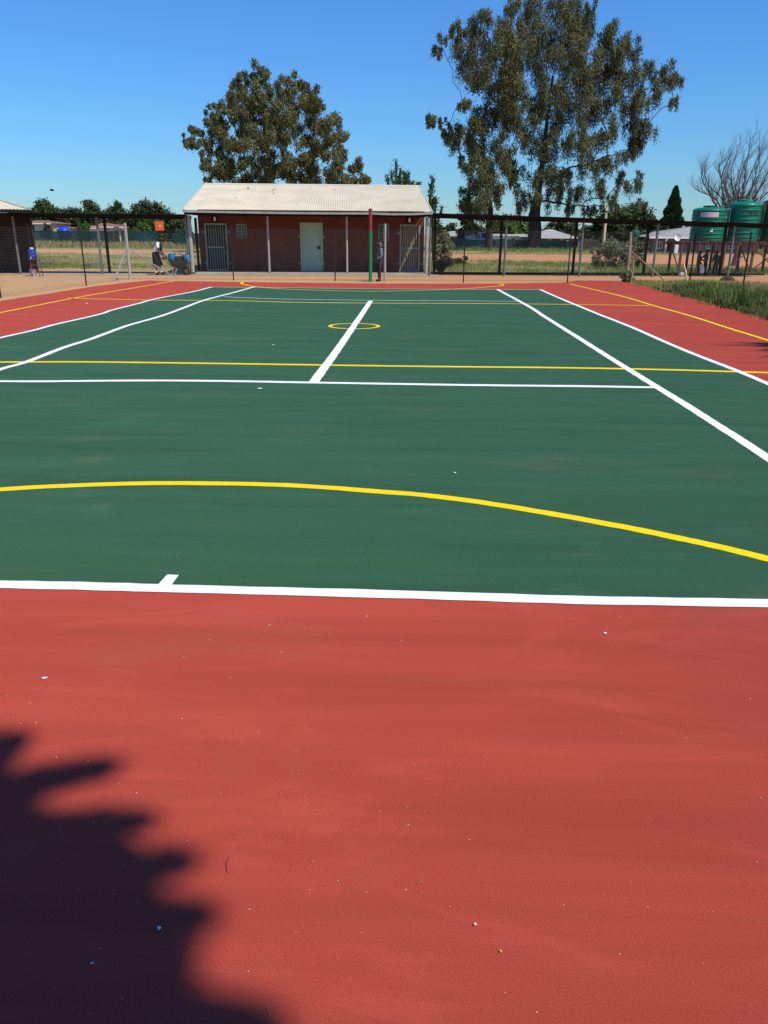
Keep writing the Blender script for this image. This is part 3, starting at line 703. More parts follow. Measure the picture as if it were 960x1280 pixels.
rtk = [((gx.x, gx.y, -.05), 1.0), (tuple(at(668, 300, YT+1)), .85), (tuple(at(669, 285, YT+1)), .8), (tuple(at(668, 268, YT+1)), .72), (tuple(at(671, 255, YT+1)), .5), (tuple(at(674, 235, YT+1)), .36), (tuple(at(679, 195, YT+1.5)), .28), (tuple(at(684, 150, YT+.5)), .21), (tuple(at(691, 95, YT+1)), .14)]
tree('eucalyptus_tree', (gx.x, gx.y, 0), rtk, rc, 'tallest weeping eucalyptus, with a thick dark trunk and hanging leaves', 'tree', 'eucalyptus trees', EUC, BARKD, 800, 1.0, .32, .095, 7, .19, .034)
YM = 70
mid_pts = [(95,385,33),(75,372,20),(130,320,33),(180,290,38),(190,235,25),(230,250,38),(270,185,30),(300,115,33),(340,110,38),(400,80,43),(450,110,38),(380,150,55),(320,200,55),(430,190,60),(520,130,38),(570,115,38),(620,150,43),(660,185,38),(680,230,33),(550,200,60),(620,250,58),(500,270,60),(400,270,60),(300,290,58),(240,340,52),(200,390,45),(160,400,33),(170,470,33),(220,470,52),(300,380,58),(380,370,60),(460,360,60),(540,340,60),(620,340,58),(700,290,46),(745,290,36),(750,350,42),(770,370,22),(690,390,52),(780,430,38),(840,480,36),(880,520,30),(820,530,46),(740,480,52),(650,460,58),(560,440,60),(470,460,60),(380,480,60),(300,500,58),(230,540,48),(350,560,50),(450,550,58),(550,540,58),(650,550,58),(750,550,58),(190,550,25),(860,560,30),(300,620,50),(450,640,55),(600,640,55),(720,630,45)]
mc = traced(mid_pts, 210, 70, 3.556, YM, 4.2, rs=1.02); gx = at(338, 300, YM); z0 = 0
mt_ = [((gx.x, YM, -.05), .7), ((gx.x, YM, 1.5), .6), (tuple(at(338, 270, YM)), .45), (tuple(at(338, 245, YM)), .3), (tuple(at(337, 225, YM)), .24), (tuple(at(335, 185, YM)), .17), (tuple(at(331, 145, YM)), .11)]
tree('eucalyptus_tree', (gx.x, YM, 0), mt_, mc, 'broad rounded eucalyptus rising behind the cream roof of the brick block', 'tree', 'eucalyptus trees', EUC2, BARK, 1500, .45, .25, .09, 8, .21, .026)

# conifer by the house
gx = at(837, 300, 104); top = at(837, 233, 104).z; hw = 15/F_PX*(104-CAM.y)
n = 14000; t = RNG.uniform(0, 1, n)**.75; a = RNG.uniform(0, 2*math.pi, n)
prof = hw*np.clip(np.where(t > .82, 1.02-(t-.82)*.6, 1.02*(t/.82)**.78), 0.02, 2)*(1+.13*np.sin(t*38+a*2)+.07*np.sin(a*7+t*19)); rr = prof*RNG.uniform(.55, 1, n)**.5
C = np.stack([gx.x+rr*np.cos(a), 104+rr*np.sin(a), top-(top-.1)*t], 1); D = np.stack([np.cos(a)*.6, np.sin(a)*.6, np.full(n, .75)], 1)+RNG.normal(size=(n, 3))*.25
CO = thing('conifer_tree', (gx.x, 104, 0), 'dark narrow conifer standing behind the grey tiled house roof', 'tree')
leaf_mesh('crown', C, D, .5, .17, CONLEAF, CO, (gx.x, 104, 0))
MB().tube([(gx.x, 104, -.05), (gx.x, 104, top*.9)], [.2, .03], 7).build('trunk', BARKD, CO)

# far trees: each its own crown and trunk
def far_tree(px, top_y, base_y, wpx, Y, label, leaf, dens=230, shape='round', lsize=.55, group='trees beyond the field'):
    c = at(px, top_y, Y); s = (Y-CAM.y)/F_PX; H = c.z; w = wpx*s/2*1.2; cl = []
    bz = max(.2, at(px, base_y+4, Y).z)*.6
    n = max(7, int(10+wpx*.45))
    for i in range(n):
        t = (i+.5)/n; zz = bz+(H-bz)*(.12+.83*t); prof_ = math.sqrt(max(.03, 1-((t-.42)/.60)**2)) if shape == 'round' else (1-t*.85)
        r = max(.22*w, min(w, (H-bz)/2)*.42*random.uniform(.75, 1.2)); a = random.uniform(0, 6.28); rr = max(0, w*prof_-r*.7)*math.sqrt(random.uniform(.25, 1))
        cl.append(((c.x+rr*math.cos(a), Y+rr*math.sin(a)*.8, min(zz, H-r*.75)), r))
    for k in (-.75, -.4, 0, .4, .75):
        r = w*.36; cl.append(((c.x+k*w, Y-random.uniform(0, .3)*w, bz+(H-bz)*random.uniform(.1, .4)), r))
    tr_ = [((c.x, Y, -.1), .035*H+.05), ((c.x, Y, H*.3), .028*H+.03), ((c.x, Y, H*.6), .018*H+.02), ((c.x, Y, H*.85), .02)]
    return tree('tree', (c.x, Y, 0), tr_, cl, label, 'tree', group, leaf, BARKD, dens, .0, lsize, lsize*.5, 5, .38, .03)
FT = [
 (54, 253, 292, 30, 172, 'rounded dark tree rising over the walkway roof beside the left block', DKLEAF),
 (72, 263, 293, 28, 180, 'low dark tree behind the blue dome', DKLEAF),
 (92, 263, 294, 34, 176, 'wide low bushy tree between blue dome and thin black fence post', DKLEAF),
 (112, 252, 291, 24, 168, 'taller dark tree just right of the thin black fence post', DKLEAF),
 (105, 278, 294, 14, 134, 'small bright green tree in front of the brown-roofed houses', BRLEAF),
 (57, 280, 291, 11, 134, 'small green tree against the wall of the tan house', DKLEAF),
 (146, 254, 280, 20, 190, 'slim dark tree with a pointed top, left of the large rounded tree', DKLEAF),
 (160, 272, 294, 24, 170, 'low dark tree filling the gap left of the orange board', DKLEAF),
 (187, 254, 294, 50, 150, 'large rounded dark tree between the two blocks, behind the orange board', DKLEAF),
 (216, 272, 306, 34, 112, 'leafy green tree just left of the brick block', DKLEAF),
 (229, 272, 298, 14, 125, 'yellow green tree by the left end of the cream roof', YLEAF),
 (560, 280, 302, 26, 150, 'low dark tree right of the bush beside the block', DKLEAF),
 (583, 250, 303, 22, 108, 'dark narrow leafy tree left of the shorter eucalyptus trunk', DKLEAF),
 (642, 272, 297, 56, 128, 'bright green tree between the two eucalyptus trunks', BRLEAF),
 (698, 277, 296, 40, 140, 'dull green tree behind the pale hipped roof house', DKLEAF),
 (737, 284, 304, 36, 118, 'low green tree left of the pale utility pole', DKLEAF),
 (764, 268, 308, 40, 100, 'dark bushy tree right of the pale utility pole', DKLEAF),
 (790, 262, 312, 46, 92, 'dark broad tree left of the conifer and the grey roofed house', DKLEAF),
 (812, 272, 310, 34, 98, 'dark tree overhanging the left end of the grey roofed house', DKLEAF),
 (868, 282, 300, 30, 118, 'dark tree far behind the first green tank', DKLEAF),
 (925, 284, 306, 60, 120, 'dark spreading tree far behind the tanks at right', DKLEAF),
 (44, 266, 294, 22, 190, 'dark tree at the far left beside the corner of the left block', DKLEAF),
 (82, 266, 294, 26, 200, 'dark low tree just behind the blue dome', DKLEAF),
 (100, 267, 294, 22, 205, 'dark low tree left of the tall one by the black fence post', DKLEAF),
 (124, 264, 292, 26, 200, 'dark tree between the grey walkway post and the brown one', DKLEAF),
 (136, 262, 290, 22, 205, 'dark tree right behind the brown walkway post', DKLEAF),
 (157, 266, 294, 24, 195, 'dark tree above the pale fence corner post', DKLEAF),
 (172, 262, 294, 26, 160, 'left shoulder of dark trees before the large rounded one', DKLEAF),
 (176, 280, 296, 26, 130, 'bright green low tree behind the net under the large rounded tree', BRLEAF),
 (205, 266, 296, 26, 158, 'dark tree right of the orange board', DKLEAF),
 (598, 284, 303, 26, 125, 'dark tree behind the grey van', DKLEAF),
 (720, 280, 303, 30, 132, 'dull green tree right of the pyramid roof house', DKLEAF),
 (750, 278, 306, 30, 115, 'dark tree just behind the pale utility pole', DKLEAF),
 (778, 266, 310, 36, 104, 'dark tree above the paling fence', DKLEAF),
 (20, 272, 296, 34, 160, 'dark tree hidden behind the left brown block', DKLEAF),
]
for f in FT: far_tree(*f)

# bare leafless tree behind the tanks
YB_ = 47
BT = thing('bare_tree', (at(925, 300, YB_).x, YB_, 0), 'leafless wind-swept tree with thin upright branches behind the green tanks', 'tree')
mb = MB()
def twig(p, d, ln, r, depth):
    pts = [Vector(p)]; rr = [r]; n = 5; d = d.normalized()
    for i in range(n):
        d = (d + Vector((random.gauss(.035, .12), random.gauss(0, .10), random.gauss(.05, .09)))).normalized()
        pts.append(pts[-1]+d*(ln/n)); rr.append(r*(1-.7*(i+1)/n))
        if depth > 0 and i >= 1:
            for _ in range(2):
                s = Vector((random.uniform(-1, .9), random.uniform(-.8, .8), random.uniform(-.1, .8))).normalized()
                twig(pts[-1], (d*.75+s*.62), ln*random.uniform(.38, .58), rr[-1]*.62, depth-1)
    mb.tube(pts, rr, 4 if depth < 2 else 6, False)
base_p = at(922, 300, YB_); bz = Vector((base_p.x, YB_, 0))
mb.tube([bz, bz+Vector((.1, 0, .9)), bz+Vector((.05, .1, 1.7))], [.2, .15, .1], 8)
stems = [((905,252),(886,232),(880,212)), ((897,252),(884,243),(868,236)), ((905,250),(902,222),(915,190)), ((912,252),(906,232),(912,205)), ((917,252),(921,225),(930,196)), ((922,252),(926,220),(945,165)), ((928,250),(932,215),(938,175)), ((925,250),(938,218),(952,185)), ((932,250),(945,225),(960,195)), ((940,250),(955,228),(975,200)), ((945,245),(960,215),(980,170)), ((915,252),(898,215),(905,200)), ((935,250),(948,205),(950,180)), ((892,250),(878,226),(877,215)), ((950,250),(972,230),(1000,205)), ((918,250),(914,215),(925,180))]
for st in stems:
    yy = YB_+random.uniform(-1.4, 1.4); P = [bz+Vector((0, 0, random.uniform(.9, 1.7)))] + [at(x, y, yy) for x, y in st]
    P = smooth_line([P[0], P[0].lerp(P[1], .5)+Vector((0, 0, -.05))]+P[1:], 3); n = len(P); rr = [.048*(1-i/n)+.009 for i in range(n)]
    mb.tube(P, rr, 6, False)
    for i in range(n//3, n):
        for _ in range(3):
            s = Vector((random.uniform(-.9, .8), random.uniform(-.8, .8), random.uniform(.0, .7))).normalized(); d = (P[min(i+1, n-1)]-P[i-1]).normalized()
            twig(P[i], d*.8+s*.7, random.uniform(.5, 1.1), rr[i]*.55, 1)
mb.build('branches', TWIG, BT)

# spiny shoots of the shrub behind the block, and its leafy lower part
def shoots(label, Y, base_, tips, leaf, r=.08):
    b0 = at(base_[0], 300, Y); root = thing('cactus_shrub', (b0.x, Y, 0), label, 'shrub'); mb = MB(); CC, DD = [], []
    for (x0, y0, x1, y1) in tips:
        p, q = at(x0, y0, Y+random.uniform(-.3, .3)), at(x1, y1, Y); P = smooth_line([Vector((b0.x, Y, .0)), Vector((b0.x, Y, .0)).lerp(p, .6)+Vector((0, 0, .2)), p, p.lerp(q, .5)+Vector((random.uniform(-.05, .05), 0, 0)), q], 4)
        n = len(P); mb.tube(P, [max(.03, r*(.8 if i < n-2 else .5)) for i in range(n)], 7)
        for i in range(n//2, n):
            for _ in range(7):
                a = RNG.uniform(0, 6.28); CC.append(np.array(P[i])+np.array([math.cos(a), math.sin(a), 0])*r*1.15+RNG.normal(size=3)*.05); DD.append([math.cos(a), math.sin(a), .7+RNG.normal()*.3])
    mb.build('stems', DKLEAF, root); leaf_mesh('foliage', np.array(CC), np.array(DD), .15, .05, leaf, root, (b0.x, Y, 0)); return root
shoots('upright cactus-like shoots showing above the cream roof ridge', 41, (500, 0), [(485,232,484,220),(492,232,489,213),(496,230,494.5,199),(500,232,500,210),(503,232,505,214),(506,228,507,216),(511,232,509,224),(498,231,500,216),(514,233,516,228),(522,233,523,228),(508,228,511,215),(495,228,496,205)], DKLEAF, .075)
shoots('thin cactus-like shoots rising at the right end of the cream roof', 37, (543, 0), [(537,250,540,219),(538,238,543,224),(538,245,542,234),(541,262,546,248),(541,255,542,246),(540,264,543,252),(548,275,552,258),(547,283,549,271),(544,262,545,249)], DKLEAF, .06)

def bush(name, px, top_y, base_y, wpx, Y, label, leaf, dens=900, ls=.11, droop=0, group=None, z=0):
    c = at(px, base_y, Y); s = (Y-CAM.y)/F_PX; H = (base_y-top_y)*s*1.03; w = wpx*s/2; cl = []
    for i in range(16):
        t = random.uniform(.12, .85); pr = math.sqrt(max(.05, 1-((t-.4)/.65)**2)); r = min(w, H)*.30*random.uniform(.7, 1.2); a = random.uniform(0, 6.28); q = max(0, w*pr-r*.8)*math.sqrt(random.uniform(.1, 1))
        cl.append(((c.x+q*math.cos(a), Y+q*math.sin(a)*.7, H*t), r))
    root = thing(name, (c.x, Y, 0), label, 'bush', group); mb = MB()
    for q, r in cl: mb.tube([(c.x, Y, -.02), Vector((c.x, Y, 0)).lerp(Vector(q), .5)+Vector((0, 0, .05)), q], [.022, .015, .006], 4, False)
    mb.build('stems', BARK, root); C, D = cloud_leaves(cl, dens*4, droop, RNG, 24, .42); C[:, 2] = np.abs(C[:, 2])+.02; leaf_mesh('foliage', C, D, ls, ls*.5, leaf, root, (c.x, Y, 0), N=cloud_leaves.N); return root
bush('bush', 552, 292, 341, 34, 34.6, 'tall pale flowering bush beside the right end of the brick block', PALELEAF, 900, .12)
bush('bush', 549, 283, 312, 20, 34.9, 'sparse upper twigs of pale bush leaning out beside the right veranda post', PALELEAF, 500, .12)
bush('bush', 768, 307, 339, 46, 40, 'rounded grey green bush in the field behind the right walkway', SAGE, 1100, .10)
bush('bush', 745, 308, 333, 22, 41.5, 'pale loose bush at the left flank of the rounded grey bush', PALELEAF, 600, .12)
bush('bush', 795, 306, 340, 24, 42, 'yellowish green bush behind the leaning wooden corner post', YLEAF if False else PALELEAF, 500, .12)
bush('bush', 783, 340, 353.5, 20, 28.1, 'small pale plant at the corner of the red court by the wooden post', PALELEAF, 1500, .09)
bush('bush', 576, 323, 334, 20, 44, 'low dark weed clump in the field right of the pale bush', DKWEED, 700, .12)

# ------------------------------------------------------------------ houses, nets and poles beyond the field
def house(x0, x1, y_eave, y_base, y_ridge, xr0, xr1, Y, wall, roof, label, depth=8, wins=(), overhang=.5):
    a = at(x0, y_base, Y); b = at(x1, y_base, Y); ze = at((x0+x1)/2, y_eave, Y).z; zr = at((xr0+xr1)/2, y_ridge, Y+depth/2).z
    ra = at(xr0, y_ridge, Y+depth/2).x; rb = at(xr1, y_ridge, Y+depth/2).x; cx = (a.x+b.x)/2
    root = thing('house', (cx, Y, 0), label, 'house', 'houses beyond the field')
    ops = [(at(p, 300, Y).x, at(q, 300, Y).x, max(.1, at(p, zb, Y).z), at(p, zt, Y).z, kind) for p, q, zt, zb, kind in wins]
    mb = MB(); wall_open(mb, a.x, b.x, Y, Y+.25, -.05, ze, [o[:4] for o in ops])
    mb.box(a.x, a.x+.25, Y+.253, Y+depth-.253, -.05, ze); mb.box(b.x-.25, b.x, Y+.253, Y+depth-.253, -.05, ze); mb.box(a.x, b.x, Y+depth-.25, Y+depth, -.05, ze)
    mb.build('wall', wall, root)
    h = overhang; e = [(a.x-h, Y-h, ze), (b.x+h, Y-h, ze), (b.x+h, Y+depth+h, ze), (a.x-h, Y+depth+h, ze)]; r0, r1 = (ra, Y+depth/2, zr), (rb, Y+depth/2, zr)
    mb = MB(); mb.poly([e[0], e[1], r1, r0]); mb.poly([e[1], e[2], r1]); mb.poly([e[2], e[3], r0, r1]); mb.poly([e[3], e[0], r0]); mb.poly([e[3], e[2], e[1], e[0]])
    R_ = mb.build('roof', roof, root)
    MB().box(a.x-h, b.x+h, Y-h-.06, Y-h-.003, ze-.16, ze+.03).build('fascia', WHITEP, R_)
    for o in ops:
        if o[4] == 'door': MB().box(o[0]+.02, o[1]-.02, Y+.1, Y+.14, o[2], o[3]-.02).build('door', BROWN, root)
        else:
            w = MB(); t = .07
            w.box(o[0], o[0]+t, Y+.06, Y+.12, o[2], o[3]); w.box(o[1]-t, o[1], Y+.06, Y+.12, o[2], o[3]); w.box(o[0]+t, o[1]-t, Y+.06, Y+.12, o[2], o[2]+t); w.box(o[0]+t, o[1]-t, Y+.06, Y+.12, o[3]-t, o[3]); w.box((o[0]+o[1])/2-.03, (o[0]+o[1])/2+.03, Y+.07, Y+.11, o[2]+t, o[3]-t)
            wf = w.build('window', WHITEP, root); MB().box(o[0]+.02, o[1]-.02, Y+.13, Y+.15, o[2]+.02, o[3]-.02).build('pane', GLASS, wf)
    return root
house(38, 64, 279, 297, 275.5, 44, 58, 138, CREAM, TANROOF, 'tan house behind the net by the corner of the left block', 9, [(52, 55, 282, 285.5, 'window'), (43, 45, 281.5, 290, 'door')])
house(63, 77, 285, 296, 281, 66, 74, 141, CREAM, TANROOF, 'small tan house partly hidden behind the blue dome', 8)
house(109, 122, 285, 297, 282, 112, 119, 138, WHITEP, worn('red_tiles', (.34, .12, .09), .8, .2, .7), 'house with reddish roof and pale wall left of the walkway posts', 8, [(112, 113.5, 287, 290, 'window')])
house(121, 141, 283.5, 297, 279, 126, 137, 142, CREAM, TANROOF, 'long brown-roofed house between the grey and brown walkway posts', 9, [(124, 126, 286, 289, 'window'), (131, 133, 286, 289, 'window')])
house(142, 156, 284, 297, 280, 146, 152, 145, CREAM, TANROOF, 'small brown-roofed house beside the pale fence corner post', 9)
house(559, 586, 294, 306, 289, 563, 581, 128, worn('brown_wall', (.10, .07, .06), .85), PALEROOF, 'low house with pale roof seen right of the bush', 9, [(566, 569, 296, 300, 'window')])
house(613, 660, 293.5, 306, 292.6, 616, 657, 122, WHITEP, PALEROOF, 'long low white building between the two eucalyptus trunks', 5, [(639, 645, 297, 301, 'window')], .15)
house(664, 714, 296.5, 313, 286.6, 685, 690, 112, worn('dark_wall', (.09, .085, .085), .85), PALEROOF, 'house with pale pyramid roof right of the thick eucalyptus trunk', 11, [(684, 690, 299, 304, 'window'), (700, 704, 299, 305, 'window')], .6)
HS = house(814, 948, 296.5, 315.5, 283.5, 862, 905, 84, worn('brown_plaster', (.17, .115, .09), .85), GREYROOF, 'wide brown house with grey tiled roof behind the green tanks', 12, [(822, 829, 302, 311, 'window'), (836, 842, 301, 314, 'door'), (884, 891, 303, 311, 'window'), (912, 920, 303, 311, 'window')], .5)
p = at(844.5, 315, 83.2); MB().box(p.x-.18, p.x+.18, 83.0, 83.3, -.05, 1.55).build('porch_pillar', WHITEP, HS)
p = at(831, 315, 83.2); MB().box(p.x-.08, p.x+.08, 83.05, 83.2, -.05, at(831, 298, 83).z).build('porch_pillar', CREAM, HS)
p = at(846.5, 297, 82.6); SD = thing('satellite_dish', tuple(p), 'round white satellite dish at the eave of the wide brown house', 'satellite dish')
mb = MB(); mb.lathe([(.03, .0), (.16, .03), (.28, .09), (.34, .15), (.345, .16), (.28, .105), (.15, .05), (.02, .03)], (0, 0, 0), 20)
for i, v in enumerate(mb.v): mb.v[i] = (v[0], -v[2]*.94+v[1]*.15, v[1]+v[2]*.2)
mb.build('dish', WHITEP, SD, True); MB().tube([(0, .02, 0), (.02, .3, -.05), (.02, .42, -.35)], .03, 8).build('bracket', GALV, SD, True); MB().tube([(0, -.02, -.3), (0, -.38, -.02)], .018, 6).build('feed_arm', GALV, SD, True)
for x0, x1, yt, yb, Y, lab in ((707.5, 710.2, 301, 311, 104, 'left of two short white gate pillars before the pyramid roof house'), (722, 724.5, 301.5, 312, 104, 'right of two short white gate pillars before the pyramid roof house')):
    a, b = at(x0, yb, Y), at(x1, yb, Y); zt = at(x0, yt, Y).z; t = thing('gate_pillar', ((a.x+b.x)/2, Y, 0), lab, 'pillar', 'white gate pillars')
    MB().box(a.x, b.x, Y, Y+.3, -.05, zt).build('pillar', WHITEP, t); MB().box(a.x-.04, b.x+.04, Y-.04, Y+.34, zt+.001, zt+.08).build('cap', WHITEP, t)

def net_mat():
    mt = worn('green_shade_net', (.020, .095, .085), .8, .3, 1.5, .2); nt = mt.node_tree
    b = nt.nodes['Principled BSDF']; tr = nt.nodes.new('ShaderNodeBsdfTransparent'); mx = nt.nodes.new('ShaderNodeMixShader'); mx.inputs[0].default_value = .05
    nt.links.new(b.outputs[0], mx.inputs[1]); nt.links.new(tr.outputs[0], mx.inputs[2]); nt.links.new(mx.outputs[0], nt.nodes['Material Output'].inputs[0]); return mt
NET = net_mat()
def net(label, pts, post_h=None, mt=None):
    """pts: (px, y_top, y_bottom, Y) along the net"""
    P = [(at(px, yb, Y), max(.6, at(px, yt, Y).z), Y) for px, yt, yb, Y in pts]
    root = thing('shade_net_fence', (P[0][0].x, P[0][2], 0), label, 'net fence', 'green shade net fences')
    mb = MB(); n = 0; cols = []
    for (a, za, Ya), (b, zb, Yb) in zip(P, P[1:]):
        L_ = math.hypot(b.x-a.x, Yb-Ya); k = max(4, int(L_/.8))
        for i in range(k + (1 if (b, zb, Yb) == P[-1] else 0)):
            t = i/k; cols.append((a.x+(b.x-a.x)*t, Ya+(Yb-Ya)*t, za+(zb-za)*t))
    for i, (x, y, z) in enumerate(cols):
        sagz = .05*math.sin(i*.9)+random.uniform(-.04, .04)
        for f in (0, .35, .7, 1): mb.v.append((x+random.uniform(-.03, .03), y+.07*math.sin(i*.9+f*2)+random.uniform(-.04, .04), -.02+(z+sagz+.02)*f))
    for i in range(len(cols)-1):
        for j in range(3): mb.f.append((i*4+j, (i+1)*4+j, (i+1)*4+j+1, i*4+j+1))
    mb.smooth = True; mb.build('net', mt or NET, root)
    for i in range(0, len(cols), 5):
        x, y, z = cols[i]; MB().tube([(x, y+.1, -.05), (x, y+.1, z+.12)], .05, 6).build('post', BROWN, root)
net('long green shade net beyond the dry field between the left block and the posts', [(20, 288, 297, 128), (62, 288.5, 298, 124), (98, 288.8, 302.5, 118), (150, 289, 304.5, 110)])
net('green shade net behind the person with the wheelbarrow, right of pale corner post', [(152, 288.5, 300.5, 122), (201, 289, 301.5, 119)])
net('green shade net between the wheelbarrow and the brick block', [(216, 291.5, 307.5, 94), (262, 292, 308.5, 92)])
net('dark green shade net behind the eucalyptus trunks', [(556, 297, 312.5, 100), (585, 299, 312.8, 99.5), (640, 299.5, 313, 98.9), (664, 300, 313, 98.8)])
net('green shade net in front of the pyramid roof house', [(666, 300.5, 313.2, 100), (714, 301, 313.4, 99.5)])
# grey paling fence at right of it
pf0, pf1 = at(726, 314, 97), at(800, 315, 94)
PF = thing('paling_fence', tuple((pf0+pf1)/2*1.0), 'weathered paling fence between the pale utility pole and the grey roofed house', 'fence'); PF.location.z = 0
mb = MB(); k = 70
for i in range(k):
    p = pf0.lerp(pf1, i/k); w = .065; h = random.uniform(1.25, 1.5) if i > 20 else random.uniform(1.1, 1.4)
    mb.box(p.x-w, p.x+w, p.y-.02, p.y+.02, -.05, h)
mb.build('palings', worn('grey_wood', (.15, .125, .10), .85, .35, 2), PF)
for z in (.35, 1.0): MB().bar((pf0.x, pf0.y+.06, z), (pf1.x, pf1.y+.06, z), .07).build('rail', BROWN, PF)
# wall behind the net at left of the shorter trunk, and pole
b, t = at(754.5, 308, 66), at(758, 262, 66)
UP = thing('utility_pole', (b.x, 66, 0), 'pale slanting utility pole in front of the dark trees at right', 'pole')
MB().tube([(b.x, 66, -.05), (t.x, 66, t.z)], [.13, .10], 10).build('pole', CREAM, UP); MB().bar((t.x-.5, 65.9, t.z-.15), (t.x+.5, 65.9, t.z-.15), .08).build('crossarm', BROWN, UP)
# small things in the far field
g = at(201, 300, 62); sz = 5.2/F_PX*(62-CAM.y); zc = at(201, 282.3, 62).z
OB = thing('sign_board', (g.x, 62, 0), 'square orange sign board on a thin post behind the stooping person', 'sign')
MB().tube([(g.x, 62.05, -.05), (g.x, 62.05, zc+sz*.8)], .04, 8).build('post', BROWN, OB); bd = MB().box(g.x-sz, g.x+sz, 61.96, 62, zc-sz, zc+sz).build('board', ORANGE, OB)
mb = MB(); mb.lathe([(.11, 0), (.11, .006)], (0, 0, 0), 14); mb.v = [(v[0]+g.x+.06, 61.957-v[2], v[1]*.9+zc-.02) for v in mb.v]; mb.build('pale_mark', worn('faded_print', (.75, .45, .35), .6), bd)
g = at(80.5, 292, 136); r_ = 7.6/F_PX*139.5; zt = at(80.5, 283.2, 136).z
BD = thing('water_tank', (g.x, 136, 0), 'bright blue domed tank standing behind the green net at left', 'tank')
zb_ = max(.05, zt-1.6); MB().lathe([(r_, 0), (r_*1.02, .1), (r_, (zt-zb_)*.45), (r_*.93, (zt-zb_)*.68), (r_*.7, (zt-zb_)*.88), (r_*.3, (zt-zb_)*.98), (.05, zt-zb_)], (g.x, 136, zb_), 20).build('tank', worn('bright_blue_plastic', (.02, .05, .55), .4), BD)
MB().lathe([(r_*.28, 0), (r_*.28, .1), (r_*.2, .14)], (g.x, 136, zt-.06), 16).build('lid', BLUE, BD)
for q in (-.6, 0, .6): MB().box(g.x+q*r_-.1, g.x+q*r_+.1, 135.4, 136.6, -.05, zb_-.002).build('plinth', CONC_G, BD)
g = at(793, 296, 88); zt = at(793, 286.5, 90).z*.98
GT = thing('water_tank', (g.x, 88, 0), 'small teal green tank half hidden among the dark trees left of the conifer', 'tank')
MB().lathe([(.55, 0), (.56, .5), (.53, .55), (.56, .6), (.56, 1.0), (.45, 1.2), (.15, 1.3)], (g.x, 88, zt-1.3), 18).build('tank', worn('teal_plastic', (.006, .07, .045), .6), GT); MB().box(g.x-.5, g.x+.5, 87.5, 88.5, -.05, zt-1.302).build('stand', BROWN, GT); MB().lathe([(.16, 0), (.16, .07)], (g.x, 88, zt), 12).build('lid', TANKD, GT)
# grey slabs lying in the dry grass
for (x0, x1, yt, yb, Y, lab) in ((52, 65, 326.5, 331.5, 39, 'grey concrete bench in the dry field beside the left block'), (107, 131, 328.5, 333, 37.6, 'longer grey concrete bench in the field behind the walkway posts')):
    a, b = at(x0, yb, Y), at(x1, yb, Y); z1_ = at(x0, yt, Y).z; t = thing('bench', ((a.x+b.x)/2, Y, 0), lab, 'bench', 'concrete benches in the field')
    MB().box(a.x, b.x, Y-.2, Y+.2, z1_-.09, z1_).build('seat', CONC_G, t)
    for x in (a.x+.08, b.x-.2): MB().box(x, x+.12, Y-.16, Y+.16, -.02, z1_-.092).build('leg', CONC_G, t)

# parked vehicles
def car(px0, px1, yb, Y, label, rz, body_mat, kind='car', S_=1):
    a, b = at(px0, yb, Y), at(px1, yb, Y); c = (a+b)/2
    root = thing('parked_car' if kind == 'car' else 'parked_van', (c.x, Y, 0), label, kind, rz=rz)
    # side outline (x forward, z up) pushed across the width
    pr = [(-2.0, .35), (-2.05, .8), (-1.75, .92), (-1.35, 1.42), (.35, 1.45), (1.0, .98), (1.95, .86), (2.05, .6), (2.0, .35)] if kind == 'car' else [(-2.3, .4), (-2.35, 1.0), (-2.3, 1.95), (-2.1, 2.05), (1.2, 2.0), (1.75, 1.25), (2.3, 1.05), (2.35, .5), (2.3, .4)]
    w = .84
    mb = MB(); mb.prism([(x, -w, z) for x, z in pr], (0, 2*w, 0)); bd = mb.build('body', body_mat, root, True)
    zt = 1.36 if kind == 'car' else 1.85
    if kind == 'car': MB().prism([(-1.22, -w-.012, .96), (-1.1, -w-.012, 1.36), (.28, -w-.012, 1.37), (.78, -w-.012, .98)], (0, 2*w+.024, 0)).build('side_window', GLASS, bd, True)
    else: MB().prism([(.2, -w-.012, 1.25), (.2, -w-.012, 1.8), (1.15, -w-.012, 1.8), (1.5, -w-.012, 1.25)], (0, 2*w+.024, 0)).build('side_window', GLASS, bd, True)
    f = MB(); x0, z0_, x1, z1_ = ((.40, 1.42, .95, 1.03) if kind == 'car' else (1.25, 1.93, 1.7, 1.31)); nn = Vector((z0_-z1_, 0, x1-x0)).normalized()*.012
    f.prism([Vector((x0, -w*.86, z0_))+nn, Vector((x1, -w*.9, z1_))+nn, Vector((x1, w*.9, z1_))+nn, Vector((x0, w*.86, z0_))+nn], nn*.5); f.build('windscreen', GLASS, bd, True)
    for x in (-1.25, 1.3):
        for y in (-1, 1):
            m_ = MB(); m_.lathe([(.2, -.1), (.3, -.1), (.32, -.06), (.32, .06), (.3, .1), (.2, .1)], (0, 0, 0), 18); m_.v = [(v[0]+x, v[2]+y*(w-.05), v[1]+.33) for v in m_.v]; wh = m_.build('wheel', RUBBER, root, True)
            r_ = MB(); r_.lathe([(.19, -.115), (.19, .115)], (0, 0, 0), 14); r_.v = [(v[0]+x, v[2]+y*(w-.05), v[1]+.33) for v in r_.v]; r_.build('rim', GALV_P, wh, True)
    for y in (-.6, .6):
        MB().box(2.06 if kind == 'car' else 2.352, 2.09 if kind == 'car' else 2.38, y-.16, y+.16, .6, .74).build('headlight', WHITEP, bd, True)
    return root
car(202, 218, 306, 118, 'white car parked before the net, just behind the stooping person', R(-80), WHITEP)
car(592, 607, 309, 103, 'pale grey van behind the green net left of the shorter eucalyptus trunk', R(-62), worn('pale_grey_paint', (.42, .44, .46), .4), 'van')

